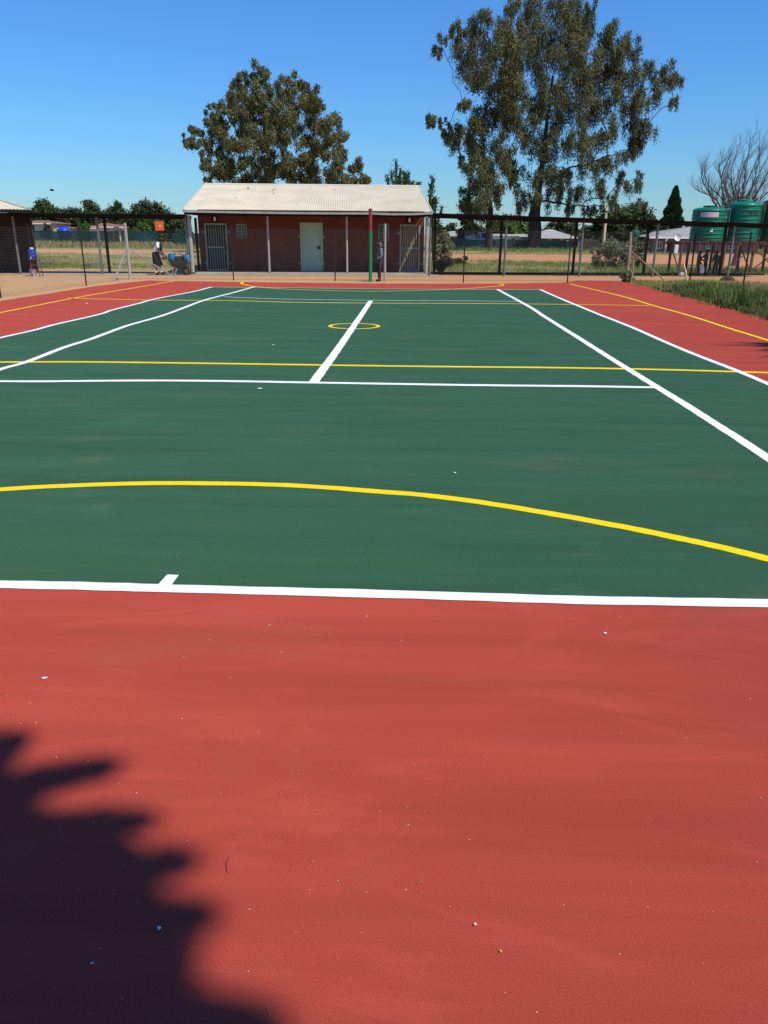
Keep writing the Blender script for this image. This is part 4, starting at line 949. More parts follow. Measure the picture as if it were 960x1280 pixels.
# ------------------------------------------------------------------ green water tanks on their rust-red stand
YTK = 37.0
def tank(px0, px1, y_top, y_bot, label, mats, Y):
    a, b = at(px0, y_bot, Y), at(px1, y_bot, Y); r_ = (b.x-a.x)/2/1.03; cx = (a.x+b.x)/2; H = at((px0+px1)/2, y_top, Y).z-PLAT
    root = thing('water_tank', (cx, Y, PLAT), label, 'water tank', 'green tanks on the stand')
    prof = [(r_*.97, 0), (r_, .03)]; n = 8; hh = H*.875
    for i in range(n):
        z = .03+(hh-.03)*i/n; d = (hh-.03)/n
        prof += [(r_, z+d*.08), (r_, z+d*.66), (r_*1.032, z+d*.74), (r_*1.032, z+d*.9), (r_, z+d*.98)]
    prof += [(r_, hh+.01), (r_*.985, hh+H*.015), (r_*.92, hh+H*.045), (r_*.70, hh+H*.075), (r_*.44, hh+H*.085)]
    MB().lathe(prof, (0, 0, 0), 40).build('tank', mats[0], root, True)
    MB().lathe([(r_*.42, 0), (r_*.42, H*.045), (r_*.36, H*.055), (.02, H*.05)], (0, 0, hh+H*.08), 24).build('lid', mats[1], root, True)
    mb = MB(); mb.tube([(r_*.9, -.4*r_, hh+.05), (r_*1.12, -.4*r_, hh+.06), (r_*1.13, -.4*r_, .3), (r_*1.0, -.4*r_, .08)], .028, 8); mb.build('pipe', WHITEP if False else GALV, root, True)
    return root, r_, H, hh
PLAT = at(880, 301.5, YTK).z
def patch(root, r_, a0, a1, z0, z1, mt, name, n=10):
    mb = MB()
    for i in range(n+1):
        a = R(a0+(a1-a0)*i/n)
        for z in (z0, z1): mb.v.append((r_*math.cos(a), r_*math.sin(a), z))
    for i in range(n): mb.f.append((2*i, 2*i+2, 2*i+3, 2*i+1))
    mb.build(name, mt, root, True)
t1, r1, H1, h1 = tank(861.5, 902.5, 257.5, 301.5, 'first green tank from the left, with a faded white sticker', (TANK, TANKD), YTK)
patch(t1, r1*1.045, 222, 282, h1*.77, h1*.93, STICKER, 'sticker'); 
mb = MB(); q = [(r1*1.045*math.cos(R(a)), r1*1.045*math.sin(R(a)), z) for a, z in ((258, .42), (270, .42), (268, .58))]; mb.poly(q); mb.build('triangle_mark', WHITEP, t1, True)
t2, r2, H2, h2 = tank(904.5, 944.5, 250.0, 301.5, 'middle green tank with small dark marks near its top', (TANK, worn('mid_green_lid', (.02, .24, .13), .4)), YTK+.05)
for a in (268, 275, 287, 298): 
    patch(t2, r2*1.045, a, a+4, h2*.72, h2*.86, TANKD, 'dark_mark', 3)
patch(t2, r2*1.046, 292, 298, h2*.72, h2*.75, TANKD, 'dark_mark', 3)
patch(t2, r2*1.045, 279, 280.5, h2*.1, h2*.5, TANKD, 'sight_tube', 2)
t3, r3, H3, h3 = tank(946.5, 990, 246.5, 301.5, 'darker green tank with a bright light green lid at the right edge', (worn('deep_green_tank_plastic', (.006, .095, .035), .4, .1, 2, .45, 0, 0), TANKL), YTK+.1)
sx0, sx1 = at(846, 302, YTK-.8).x, at(1010, 302, YTK-.8).x
ST = thing('tank_stand', ((sx0+sx1)/2, YTK, 0), 'rust red steel stand with braced legs carrying the green tanks', 'stand')
for y in (YTK-.75, YTK+.85): MB().box(sx0, sx1, y-.05, y+.05, PLAT-.16, PLAT-.045).build('beam', RUSTY, ST)
nb = 16
for i in range(nb): x = sx0+(sx1-sx0)*(i+.5)/nb; MB().box(x-.15, x+.15, YTK-.85, YTK+.95, PLAT-.043, PLAT-.003).build('deck_board', RUSTY, ST)
lp = [849.5, 872, 903, 939, 972, 1003]
for i, px in enumerate(lp):
    for y, xo in ((YTK-.75, 0), (YTK+.85, 0)):
        x = at(px, 330, YTK-.75).x; MB().box(x-.05, x+.05, y-.05, y+.05, -.02, PLAT-.162).build('leg', RUSTY, ST)
for i in (0, 2, 3, 4):
    xa, xb = at(lp[i], 330, YTK-.75).x, at(lp[i+1], 330, YTK-.75).x
    if i >= 2:
        MB().bar((xa, YTK-.81, .15), (xb, YTK-.81, PLAT-.3), .05).build('brace', RUSTY, ST)
        if i > 2: MB().bar((xa, YTK-.87, PLAT-.3), (xb, YTK-.87, .15), .05).build('brace', RUSTY, ST)
    MB().bar((xa, YTK-.75, .14), (xa, YTK+.85, PLAT-.3), .045).build('brace', RUSTY, ST)
mb = MB(); 
for a, b in ((902, 907), (943, 949)):
    pa, pb = at(a, 254.5, YTK), at(b, 253, YTK); MB().tube([pa, pb], .03, 8).build('link_pipe', BLACK, ST)

# ------------------------------------------------------------------ the blue drum and its stand, stake, bag, mound
g = G(46, 345.2); 
DS = thing('drum_stand', (g.x, g.y, 0), 'spindly dark metal stand under the blue drum at the left block', 'stand')
zt = at(44, 323.5, g.y).z; hw_ = .14
for dx in (-1, 1):
    for dy in (-1, 1): MB().bar((g.x+dx*hw_*1.1+.05, g.y+dy*hw_, -.012), (g.x+dx*hw_*.9, g.y+dy*hw_*.9, zt-.03), .03).build('leg', RUSTY, DS)
MB().box(g.x-hw_-.04, g.x+hw_+.04, g.y-hw_-.03, g.y+hw_+.03, zt-.03, zt-.002).build('top', RUSTY, DS)
for z in (.22, .42): MB().box(g.x-hw_, g.x+hw_, g.y-hw_, g.y-hw_+.025, z, z+.025).build('rail', RUSTY, DS)
BD2 = thing('drum', (g.x-.06, g.y, zt), 'blue plastic drum with a white cap on its spindly stand', 'drum')
r_ = .155; h_ = at(44, 311.5, g.y).z-zt
MB().lathe([(r_*.9, 0), (r_, .02), (r_, h_*.3), (r_*1.04, h_*.33), (r_, h_*.36), (r_, h_*.62), (r_*1.04, h_*.65), (r_, h_*.68), (r_, h_*.9), (r_*.85, h_*.97), (r_*.4, h_)], (0, 0, 0), 20).build('body', BLUE, BD2, True)
MB().lathe([(.07, 0), (.075, .05), (.06, .06)], (.0, 0, h_), 14).build('cap', WHITEP, BD2, True); MB().tube([(.02, -r_, .06), (.02, -r_-.07, .06), (.02, -r_-.07, .0)], .014, 8).build('tap', WHITEP, BD2, True)
BK = thing('bucket', (g.x-.12, g.y-.02, -.01), 'small pale bucket on the ground under the blue drum', 'bucket')
MB().lathe([(.10, 0), (.13, .26), (.14, .265), (.14, .28), (.12, .275), (.09, .02)], (0, 0, 0), 18).build('pail', worn('pale_grey_plastic', (.45, .42, .44), .5), BK, True)
MB().tube([(.135*math.cos(R(a)), 0, .26+.12*math.sin(R(a))) for a in range(0, 181, 20)], .005, 5).build('handle', GALV, BK, True)
a, b = G(859, 352.5), at(854, 327, 28.9)
SK = MB().tube([a, a.lerp(b, .5)+Vector((.02, 0, 0)), b], [.035, .032, .028], 8).build('wooden_stake', STAKE); tag(SK, 'thin pale wooden stake leaning beside the right fence corner', 'stake')
g = G(909, 350.5); mb = MB(); mb.lathe([(.30, 0), (.27, .09), (.17, .15), (.05, .17)], (g.x, g.y, -.012), 12)
mb.v = [(x+random.uniform(-.03, .03), y+random.uniform(-.03, .03), z) for x, y, z in mb.v]; o = mb.build('rubble_mound', worn('dark_earth', (.06, .03, .022), .95, .4, 6, .1, 0, .5)); tag(o, 'dark mound of rubble around the foot of a grey walkway post', 'mound')
def sack(px, py, w, h, mt, label, name='plastic_bag', z0=-.01, Yv=None):
    g = G(px, py) if Yv is None else at(px, py, Yv); mb = MB()
    mb.lathe([(w*.3, 0), (w*.5, h*.12), (w*.52, h*.4), (w*.38, h*.68), (w*.1, h*.86), (w*.16, h*.97), (w*.05, h)], (g.x, g.y, g.z if Yv else z0), 12, 1, .7)
    mb.v = [(x+random.uniform(-.04, .04)*w, y+random.uniform(-.04, .04)*w, z+random.uniform(-.02, .02)*h) for x, y, z in mb.v]
    return tag(mb.build(name, mt), label, 'bag')
sack(851.5, 345, .26, .26, worn('dirty_white_plastic', (.45, .43, .40), .6), 'crumpled pale plastic bag lying near the stake below the stand')
sack(763.5, 302, .42, .62, worn('white_plastic', (.7, .7, .68), .6), 'white plastic sack caught in the fence by the pale utility pole', 'plastic_sack', Yv=93)

# a bird on the wing at the left
P = at(65, 238, 45); BI = thing('bird', tuple(P), 'small dark bird flying in the clear sky at left', 'bird')
mb = MB(); mb.tube([(-.13, 0, 0), (-.08, 0, .01), (0, 0, .0), (.08, 0, .015), (.11, 0, .03), (.15, 0, .025)], [.012, .035, .05, .04, .032, .008], 8)
for s_ in (-1, 1): mb.prism([(-.05, s_*.03, .01), (.06, s_*.03, .015), (.05, s_*.17, .07), (-.01, s_*.30, .05), (-.05, s_*.17, .06)], (0, 0, .012))
mb.v = [(v[0], v[1], v[2]) for v in mb.v]; mb.build('body', BLACKC, BI, True)

# ------------------------------------------------------------------ grass
def blades(name, P, Hh, Wd, mt, lean=.35):
    n = len(P); a = RNG.uniform(0, 2*math.pi, n); b = RNG.uniform(0, 2*math.pi, n); ln = np.abs(RNG.normal(0, lean, n))
    side = np.stack([np.cos(a), np.sin(a), 0*a], 1)*Wd[:, None]*.5; ld = np.stack([np.cos(b), np.sin(b), 0*b], 1)*(ln*Hh)[:, None]; up = np.array([0, 0, 1.])
    mid = P+ld*.35+up*(Hh*.6)[:, None]; tip = P+ld+up*(Hh*np.sqrt(np.clip(1-ln**2*.5, .2, 1)))[:, None]
    V = np.stack([P-side, P+side, mid+side*.75, mid-side*.75, tip], 1).reshape(-1, 3); k = np.arange(n)*5
    loops = np.stack([k, k+1, k+2, k+3, k+3, k+2, k+4], 1).ravel().astype(np.int32)
    me = bpy.data.meshes.new(name); me.vertices.add(5*n); me.vertices.foreach_set('co', V.astype(np.float32).ravel()); me.loops.add(7*n); me.loops.foreach_set('vertex_index', loops)
    me.polygons.add(2*n); st = np.stack([np.arange(n)*7, np.arange(n)*7+4], 1).ravel().astype(np.int32); tot = np.tile([4, 3], n).astype(np.int32)
    me.polygons.foreach_set('loop_start', st); me.polygons.foreach_set('loop_total', tot); me.update(calc_edges=True); me.materials.append(mt)
    o = bpy.data.objects.new(name, me); COL.objects.link(o); return o
edge = [G(x, y) for x, y in [(781, 351), (800, 356.5), (830, 363.5), (860, 371), (905, 383), (960, 398.5)]]+[Vector((9.5, 9, 0)), Vector((9.6, 4, 0))]
def edge_x(y):
    for a, b in zip(edge, edge[1:]):
        if (a.y-y)*(b.y-y) <= 0: return a.x+(b.x-a.x)*(y-a.y)/(b.y-a.y+1e-9)
    return 9.6
def verge(n_tuft, per, lo, hi, hmin, hmax, w, mt, spread=.10, ylo=5, yhi=28.6):
    C = []; H_ = []
    for _ in range(n_tuft):
        y = random.uniform(ylo, yhi); q = random.uniform(0, 1)**1.3*(hi-lo)+lo; x = edge_x(y)+q
        near = min(1, max(.35, (26.5-y)/9+.45)); k = .62+.38*math.sin(x*1.9+y*.8)*math.cos(y*1.3-x)
        if q < .3: k *= .6
        for _ in range(per): C.append((x+random.gauss(0, spread), y+random.gauss(0, spread), -.012)); H_.append(random.uniform(hmin, hmax)*k*near)
    return blades('verge_grass', np.array(C), np.array(H_), w*RNG.uniform(.7, 1.4, len(C)), mt)
tag(verge(2100, 14, .05, 3.6, .16, .62, .014, GRASSM), kind='stuff')
tag(verge(420, 16, .05, 1.3, .25, .55, .03, DKWEED, .16, 10, 24), kind='stuff')
tag(verge(2600, 9, .0, 5.0, .15, .60, .010, DRYG, .12), kind='stuff')
tag(verge(260, 12, -.12, .12, .05, .16, .009, DRYG, .07), kind='stuff')
def field(name, n, y0, y1, xf, hmin, hmax, w, mt, keep, z=-.012, per=7, sp=.16):
    C = []; H_ = []
    while len(C) < n*per:
        t = random.random(); y = y0*(y1/y0)**t; x = random.uniform(-1, 1)*xf*y
        if not keep(x, y): continue
        hk = random.uniform(.6, 1.2)
        for _ in range(per): C.append((x+random.gauss(0, sp*y/45), y+random.gauss(0, sp), z)); H_.append(random.uniform(hmin, hmax)*hk)
    C = np.array(C); return tag(blades(name, C, np.array(H_), w*RNG.uniform(.7, 1.4, len(C))*np.clip(C[:, 1]/45, .8, 2.2), mt, .5), kind='stuff')
def pn(x, y, s=1): return math.sin(x*.31*s+y*.17*s+1.3)+math.sin(x*.12*s-y*.41*s)+.6*math.sin(x*.9*s+y*.7*s)
def track(x, y):
    k = min(1, max(0, (x-5)/40)); return abs(y+.22*x-66+4*math.sin(x*.1)) < 9+14*k
field('field_grass', 5200, 35.5, 118, .62, .08, .22, .02, DRYG, lambda x, y: not track(x, y) and pn(x, y) > -.9)
field('field_grass', 3600, 35.2, 60, .62, .10, .30, .02, GRASSM, lambda x, y: (x > 2 or pn(x, y) > .5) and not track(x, y) and pn(x, y, 1.7) > -.5)
field('field_grass', 1500, 88, 122, .60, .3, .75, .04, DRYG, lambda x, y: x < -18 and pn(x, y) > -.6, sp=.5)
field('field_grass', 800, 84, 100, .60, .2, .5, .03, GRASSM, lambda x, y: x > 2 and pn(x, y) > -.2, sp=.4)
field('field_grass', 500, 33.3, 36, .45, .05, .16, .014, GRASSM, lambda x, y: x > 3 and pn(x*2, y) > 0)

# ------------------------------------------------------------------ people
DG = None
def skin_mesh(name, V, E_, Rr, mt, parent, root=0, sub=2):
    me = bpy.data.meshes.new(name+'_cage'); me.from_pydata([tuple(v) for v in V], E_, []); me.update()
    o = bpy.data.objects.new(name+'_cage', me); COL.objects.link(o)
    o.modifiers.new('skin', 'SKIN'); sm = o.modifiers.new('sub', 'SUBSURF'); sm.levels = sub; sm.render_levels = sub
    for i, d in enumerate(me.skin_vertices[0].data):
        r = Rr[i]; d.radius = (r, r) if not hasattr(r, '__len__') else r; d.use_root = (i == root)
    dg = bpy.context.evaluated_depsgraph_get(); ev = o.evaluated_get(dg); m2 = bpy.data.meshes.new_from_object(ev)
    m2.name = name; bpy.data.objects.remove(o); bpy.data.meshes.remove(me)
    m2.materials.clear(); m2.materials.append(mt); m2.polygons.foreach_set('use_smooth', [True]*len(m2.polygons))
    ob = bpy.data.objects.new(name, m2); COL.objects.link(ob); ob.parent = parent; return ob
def stand(h):
    J = dict(pelvis=(0, 0, .53), spine=(0, 0, .63), chest=(.005, 0, .75), neck=(.0, 0, .835), headb=(.012, 0, .875), headc=(.012, 0, .925), headt=(.005, 0, .962))
    for s, n in ((1, 'l'), (-1, 'r')):
        J.update({'sh'+n: (0, s*.098, .80), 'el'+n: (-.015, s*.125, .635), 'wr'+n: (.02, s*.125, .50), 'hi'+n: (0, s*.05, .505), 'kn'+n: (.012, s*.055, .28), 'an'+n: (-.005, s*.058, .045), 'to'+n: (.085, s*.062, .018)})
    return {k: Vector(v)*h for k, v in J.items()}
def person(label, loc, rz, h, over, top, bottom, shoe, hair=HAIR, skirt=False, long_sleeve=False, hood=False, shorts=False, leg_col=None, top_len=0):
    root = thing('person', loc, label, 'person', rz=rz); J = stand(h)
    for k, v in over.items(): J[k] = Vector(v)
    V, E_, Rr = [], [], []; ix = {}
    def add(k, p, r, frm=None):
        ix[k] = len(V); V.append(p); Rr.append(r if hasattr(r, '__len__') else r*h)
        if frm is not None: E_.append((ix[frm], ix[k]))
    add('pelvis', J['pelvis'], .070); add('spine', J['spine'], .062, 'pelvis'); add('chest', J['chest'], .070, 'spine'); add('neck', J['neck'], .030, 'chest'); add('headb', J['headb'], .040, 'neck'); add('headc', J['headc'], .053, 'headb'); add('headt', J['headt'], .040, 'headc')
    hd = (J['headt']-J['headb']).normalized(); fw = Vector((1, 0, 0)); fw = (fw-hd*fw.dot(hd)).normalized(); sd = hd.cross(fw)
    add('nose', J['headc']-hd*.012*h+fw*.066*h, .009, 'headc')
    for s, n in ((1, 'l'), (-1, 'r')):
        add('ear'+n, J['headc']-hd*.01*h+sd*s*.060*h, .010, 'headc')
        add('sh'+n, J['sh'+n], .036, 'chest'); add('el'+n, J['el'+n], .025, 'sh'+n); add('wr'+n, J['wr'+n], .017, 'el'+n)
        d = (J['wr'+n]-J['el'+n]).normalized(); q = Vector((0, 1, 0)); q = (q-d*q.dot(d)).normalized(); w_ = d.cross(q)
        add('pa'+n, J['wr'+n]+d*.045*h, .019, 'wr'+n)
        for f in range(4):
            off = w_*(f-1.5)*.011*h; L_ = (.034, .040, .038, .030)[f]
            add('f%s%d' % (n, f), J['wr'+n]+d*(.068*h)+off*1.3, .0055, 'pa'+n); add('g%s%d' % (n, f), J['wr'+n]+d*(.068+L_)*h+off*1.4-q*s*.012*h, .0045, 'f%s%d' % (n, f))
        add('t'+n, J['wr'+n]+d*.06*h+w_*.034*h, .006, 'pa'+n)
        add('hi'+n, J['hi'+n], .050, 'pelvis'); add('kn'+n, J['kn'+n], .033, 'hi'+n); add('an'+n, J['an'+n], .021, 'kn'+n); add('to'+n, J['to'+n], .018, 'an'+n)
    skin_mesh('body', V, E_, Rr, SKIN, root)
    for s in (1, -1):
        e = J['headc']+fw*.052*h+sd*s*.021*h+hd*.004*h; MB().lathe([(.001, -.006*h), (.006*h, 0), (.001, .006*h)], e, 8).build('eye', EYE, root, True)
    mm = J['headc']+fw*.050*h-hd*.032*h; MB().bar(mm-sd*.017*h, mm+sd*.017*h, .008*h).build('mouth', worn('lips', (.12, .04, .035), .5), root, True)
    # clothes
    mid = lambda a, b, t: J[a].lerp(J[b], t)
    V2 = [J['pelvis'].lerp(J['spine'], -.1-top_len), J['spine'], J['chest'], J['neck'].lerp(J['chest'], .35)]; R2_ = [.082*h, .074*h, .083*h, .045*h]; E2 = [(0, 1), (1, 2), (2, 3)]
    for n in 'lr':
        b = len(V2); V2 += [J['sh'+n], mid('sh'+n, 'el'+n, .75 if not long_sleeve else 1)]; R2_ += [.046*h, .038*h]; E2 += [(2, b), (b, b+1)]
        if long_sleeve: V2.append(mid('el'+n, 'wr'+n, .9)); R2_.append(.027*h); E2.append((b+1, b+2))
    skin_mesh('hooded_top' if hood else 'shirt', V2, E2, R2_, top, root, 1)
    if skirt:
        a = J['pelvis'].lerp(J['spine'], .35); k = (J['knl']+J['knr'])/2; k = k.lerp((J['anl']+J['anr'])/2, .25)
        mb = MB(); mb.tube([a, a.lerp(k, .25), a.lerp(k, .6), k], [.080*h, .098*h, .112*h, .125*h], 18); b0 = 0
        mb.v = [(v[0], v[1], v[2]+.008*math.sin(i*2.1)) for i, v in enumerate(mb.v)]; mb.build('skirt', bottom, root, True)
    else:
        e = .35 if shorts else .92; V3 = [J['pelvis'].lerp(J['spine'], .25), J['pelvis']]; R3 = [.076*h, .080*h]; E3 = [(0, 1)]
        for n in 'lr':
            b = len(V3); V3 += [J['hi'+n], J['kn'+n]]; R3 += [.060*h, .046*h]; E3 += [(1, b), (b, b+1)]
            if not shorts: V3.append(J['kn'+n].lerp(J['an'+n], e)); R3.append(.034*h); E3.append((b+1, b+2))
        skin_mesh('shorts' if shorts else 'trousers', V3, E3, R3, bottom, root, 1)
    for n in 'lr':
        a, t = J['an'+n], J['to'+n]; skin_mesh('shoe', [a+Vector((-.02*h, 0, -.012*h)), a.lerp(t, .5)+Vector((0, 0, -.006*h)), t], [(0, 1), (1, 2)], [.026*h, .027*h, .022*h], shoe, root, 0, 1)
    if hood: skin_mesh('hood', [J['neck']-fw*.02*h, J['headb']-fw*.018*h, J['headc']-fw*.016*h, J['headt']-fw*.012*h+hd*.008*h], [(0, 1), (1, 2), (2, 3)], [.05*h, .056*h, .062*h, .046*h], top, root, 0, 2)
    else: skin_mesh('hair', [J['headb']-fw*.030*h+hd*.015*h, J['headc']-fw*.018*h+hd*.008*h, J['headt']-fw*.004*h+hd*.006*h], [(0, 1), (1, 2)], [.036*h, .054*h, .045*h], hair, root, 1, 2)
    return root
g = G(199, 343.6)
PW = person('person in white shirt and black skirt stooping to push a loaded wheelbarrow', (g.x, g.y, -.004), R(4), 1.66,
    dict(pelvis=(-.10, 0, .86), spine=(-.06, 0, 1.02), chest=(.04, 0, 1.20), neck=(.13, 0, 1.33), headb=(.17, 0, 1.40), headc=(.205, 0, 1.475), headt=(.215, 0, 1.54),
         shl=(.07, .16, 1.27), shr=(.07, -.16, 1.27), ell=(.10, .20, .98), elr=(.10, -.20, .98), wrl=(.26, .22, .78), wrr=(.26, -.22, .78),
         hil=(-.10, .08, .82), hir=(-.10, -.08, .82), knl=(.02, .09, .46), knr=(-.02, -.09, .46), anl=(.06, .09, .075), anr=(-.10, -.09, .075), tol=(.20, .10, .03), tor=(.04, -.10, .03)),
    SHIRT, BLACKC, BLACKC, skirt=True)
skin_mesh('dark_apron', [Vector((.155, 0, 1.26)), Vector((.165, 0, 1.12)), Vector((.10, 0, .98))], [(0, 1), (1, 2)], [(.09, .05), (.10, .06), (.09, .05)], BLACKC, PW, 1, 2)
for s in (1, -1): MB().tube([(.06 if s > 0 else -.10, s*.09, .10), (.055 if s > 0 else -.095, s*.09, .24)], .043, 10).build('sock', SHIRT, PW, True)
# the wheelbarrow and its load
k = 1/F_PX*(g.y-CAM.y)
wx = lambda px: (px-199)*k; wz = lambda py: (343.6-py)*k
WB = thing('wheelbarrow', (g.x, g.y, -.004), 'dark steel wheelbarrow heaped with blue and dark bags', 'wheelbarrow', rz=R(4))
mb = MB(); w = .30
o_ = [(wx(212.5), wz(326.5)), (wx(236), wz(325.5)), (wx(231), wz(334.5)), (wx(218), wz(334.5))]
mb.v = [(o_[0][0], -w, o_[0][1]), (o_[1][0], -w*.85, o_[1][1]), (o_[2][0], -w*.55, o_[2][1]), (o_[3][0], -w*.6, o_[3][1]), (o_[0][0], w, o_[0][1]), (o_[1][0], w*.85, o_[1][1]), (o_[2][0], w*.55, o_[2][1]), (o_[3][0], w*.6, o_[3][1])]
mb.f = [(0, 3, 2, 1), (4, 5, 6, 7), (0, 4, 7, 3), (3, 7, 6, 2), (2, 6, 5, 1)]
TRY = mb.build('tray', worn('dark_green_steel', (.02, .045, .04), .5, .3, 4, .4), WB, True); sm = TRY.modifiers.new('thick', 'SOLIDIFY'); sm.thickness = .012; sm.offset = 0
for s in (-1, 1):
    fr = MB().tube([(wx(206.2), s*.235, wz(324.2)), (wx(212), s*.22, wz(329.5)), (wx(219), s*.18, wz(335.2)), (wx(232), s*.06, wz(339))], .018, 8).build('handle', RUSTY, WB, True)
    MB().tube([(wx(205.4), s*.237, wz(323.6)), (wx(208), s*.231, wz(325.8))], .024, 8).build('grip', RUBBER, fr, True)
    MB().tube([(wx(217.5), s*.2, wz(334.5)), (wx(216.8), s*.24, .012), (wx(219.5), s*.24, .012), (wx(221.5), s*.17, wz(335.8))], .015, 8).build('leg', GALV_P, WB, True)
wc = (wx(232), 0, .15)
def ring(prof, c, n=22):
    m_ = MB(); m_.lathe(prof, (0, 0, 0), n); m_.v = [(v[0]+c[0], v[2]+c[1], v[1]+c[2]) for v in m_.v]; return m_
wh = ring([(.10, -.04), (.135, -.045), (.15, -.02), (.15, .02), (.135, .045), (.10, .04)], wc).build('wheel', RUBBER, WB, True); ring([(.095, -.046), (.095, .046)], wc, 16).build('rim', worn('red_rim', (.16, .06, .05), .6), wh, True)
def bag(name, label, px, py, w, h, d, mt, strap=None, cat='bag', yo=0):
    c = Vector((g.x, g.y+yo, -.004))+Matrix.Rotation(R(4), 3, 'Z')@Vector((wx(px), 0, wz(py))); root = thing(name, c, label, cat, 'load in the wheelbarrow', R(4))
    mb = MB(); prof = [(.30, 0), (.47, .06), (.52, .35), (.5, .7), (.36, .93), (.12, 1.0)]
    mb.lathe([(r_*w, z*h) for r_, z in prof], (0, 0, 0), 14, 1, d/w); mb.v = [(x+random.uniform(-.02, .02), y+random.uniform(-.02, .02), z+random.uniform(-.012, .012)) for x, y, z in mb.v]; bd = mb.build('body', mt, root, True)
    if strap: MB().tube([(-w*.2, -d*.15, h*.9), (-w*.12, -d*.2, h*1.14), (w*.12, -d*.2, h*1.14), (w*.2, -d*.15, h*.9)], .014, 6).build('strap', strap, root, True)
    return root
bag('bag', 'bright blue bag at the handle end of the wheelbarrow', 215.8, 328, .30, .34, .36, TEAL, SHIRT)
bag('bag', 'black bag lying in the middle of the wheelbarrow', 224.5, 330, .40, .28, .40, NAVY)
bag('bag', 'light blue bag at the wheel end of the wheelbarrow', 234, 329, .27, .33, .34, worn('light_blue_cloth', (.03, .17, .36), .7, .2, 6), BLACKC)
bag('bag', 'small dark bundle between the black and the light blue bag', 230, 325.5, .20, .16, .22, BLACKC)
# child by the netball post
g = G(474.3, 351.2)
person('child in grey-blue hooded top and dark shorts standing right beside the netball post', (g.x, g.y, -.012), R(205), 1.46,
    dict(wrl=(.17, .10, .80), ell=(.0, .20, .90), wrr=(.15, -.12, .78), elr=(-.02, -.20, .90)), HOODC, SHORTS, BLACKC, long_sleeve=True, hood=True, shorts=True, top_len=.9)
# children by the tank stand
g = G(871.5, 344.6); KA = person('child in dark green top holding a white bag, below the first tank', (g.x, g.y, -.012), R(-20), 1.10, dict(wrr=(.14, -.13, .50), elr=(.03, -.16, .66), wrl=(.22, .10, .66), ell=(.10, .17, .70)), GREENC, NAVY, BLACKC, long_sleeve=True)
mb = MB(); mb.lathe([(.07, 0), (.10, .05), (.09, .2), (.05, .33), (.03, .36)], (0, 0, 0), 12, 1, .6); o = mb.build('plastic_bag', worn('white_thin_plastic', (.72, .72, .72), .5)); P = G(874, 344.6); o.location = (g.x+.10, g.y-.26, .12); tag(o, 'white plastic bag hanging from the hand of the child in green', 'bag')
g = G(880, 344.4); person('child in teal shirt and black trousers reaching towards the child in green', (g.x, g.y, -.012), R(188), 1.15, dict(wrl=(.30, .06, .80), ell=(.17, .14, .82), wrr=(.28, -.06, .76), elr=(.15, -.14, .80)), TEALC, BLACKC, BLACKC)
g = G(892.5, 344.8); person('child all in dark clothes standing alone under the middle of the tank stand', (g.x, g.y, -.012), R(250), 1.10, dict(), GREENC, NAVY, SHIRT, long_sleeve=True)

# ------------------------------------------------------------------ the tree behind the viewer whose shade falls on the court, and one at the right
def lift(px, py, z): q = G(px, py); return Vector((q.x-SHX*z, q.y-SHY*z, z))
Z0 = 9.0
cl = []
for px, py, r in [(-70,1010,.10),(-20,1050,.10),(-60,1090,.14),(25,1075,.09),(0,1130,.13),(60,1125,.10),(-90,1160,.18),(40,1180,.12),(105,1180,.10),(-30,1210,.16),(90,1235,.11),(150,1235,.08),(30,1250,.13),(140,1290,.11),(195,1295,.08),(80,1310,.15),(-20,1300,.2),(250,1325,.09),(180,1350,.13),(310,1370,.12),(220,1420,.18),(100,1440,.25),(-60,1420,.3),(-150,1250,.25),(-180,1100,.2),(-150,1010,.14),(-250,1180,.25),(-230,1350,.3),(200,1225,.08),(180,1180,.07),(150,1200,.08),(232,1262,.08),(285,1305,.08),(205,1160,.05),(150,1120,.06),(120,1150,.08)]:
    cl.append((tuple(lift(px, py, Z0+random.uniform(-.2, .2))), r))
ctr = lift(-650, 1500, Z0+.6); big = []
for i in range(26):
    d = Vector((random.gauss(0, 1), random.gauss(0, 1), random.gauss(0, .8))).normalized()*random.uniform(.4, 1)**.5; q = ctr+Vector((d.x*1.9, d.y*1.9-.6, d.z*1.8+.5)); big.append((tuple(q), .62))
fing = [((-30, 995), (138, 957)), ((0, 1042), (185, 1026)), ((50, 1100), (236, 1076)), ((110, 1165), (258, 1140)), ((-40, 975), (22, 922)), ((190, 1275), (348, 1286)), ((60, 1060), (130, 1048)), ((100, 1130), (190, 1100)), ((90, 1075), (150, 1062)), ((150, 1215), (222, 1190))]
tb = Vector((ctr.x+.3, ctr.y-.9, 0)); tb0 = tb.copy(); TB = thing('shade_tree', tb, 'leafy tree behind the viewer whose ragged shadow falls on the red court', 'tree')
Cs = np.concatenate([np.array(c)+RNG.normal(size=(int(14000*r*r)+60, 3))*np.array([r*.46, r*.46, r*.6]) for c, r in cl]); Ds = RNG.normal(size=Cs.shape); Cb, Db = cloud_leaves(big, 4500, 0, RNG, 20, .42)
Cf = []; mb = MB()
limbs(mb, [(tb+Vector((0, 0, -.1)), .22), (tb+Vector((.05, .1, 2.5)), .18), (tb+Vector((0, .3, 5)), .14), (tuple(ctr.lerp(tb+Vector((0, 0, 6.5)), .5)), .10)], big+cl, tip=.008, sag=.1)
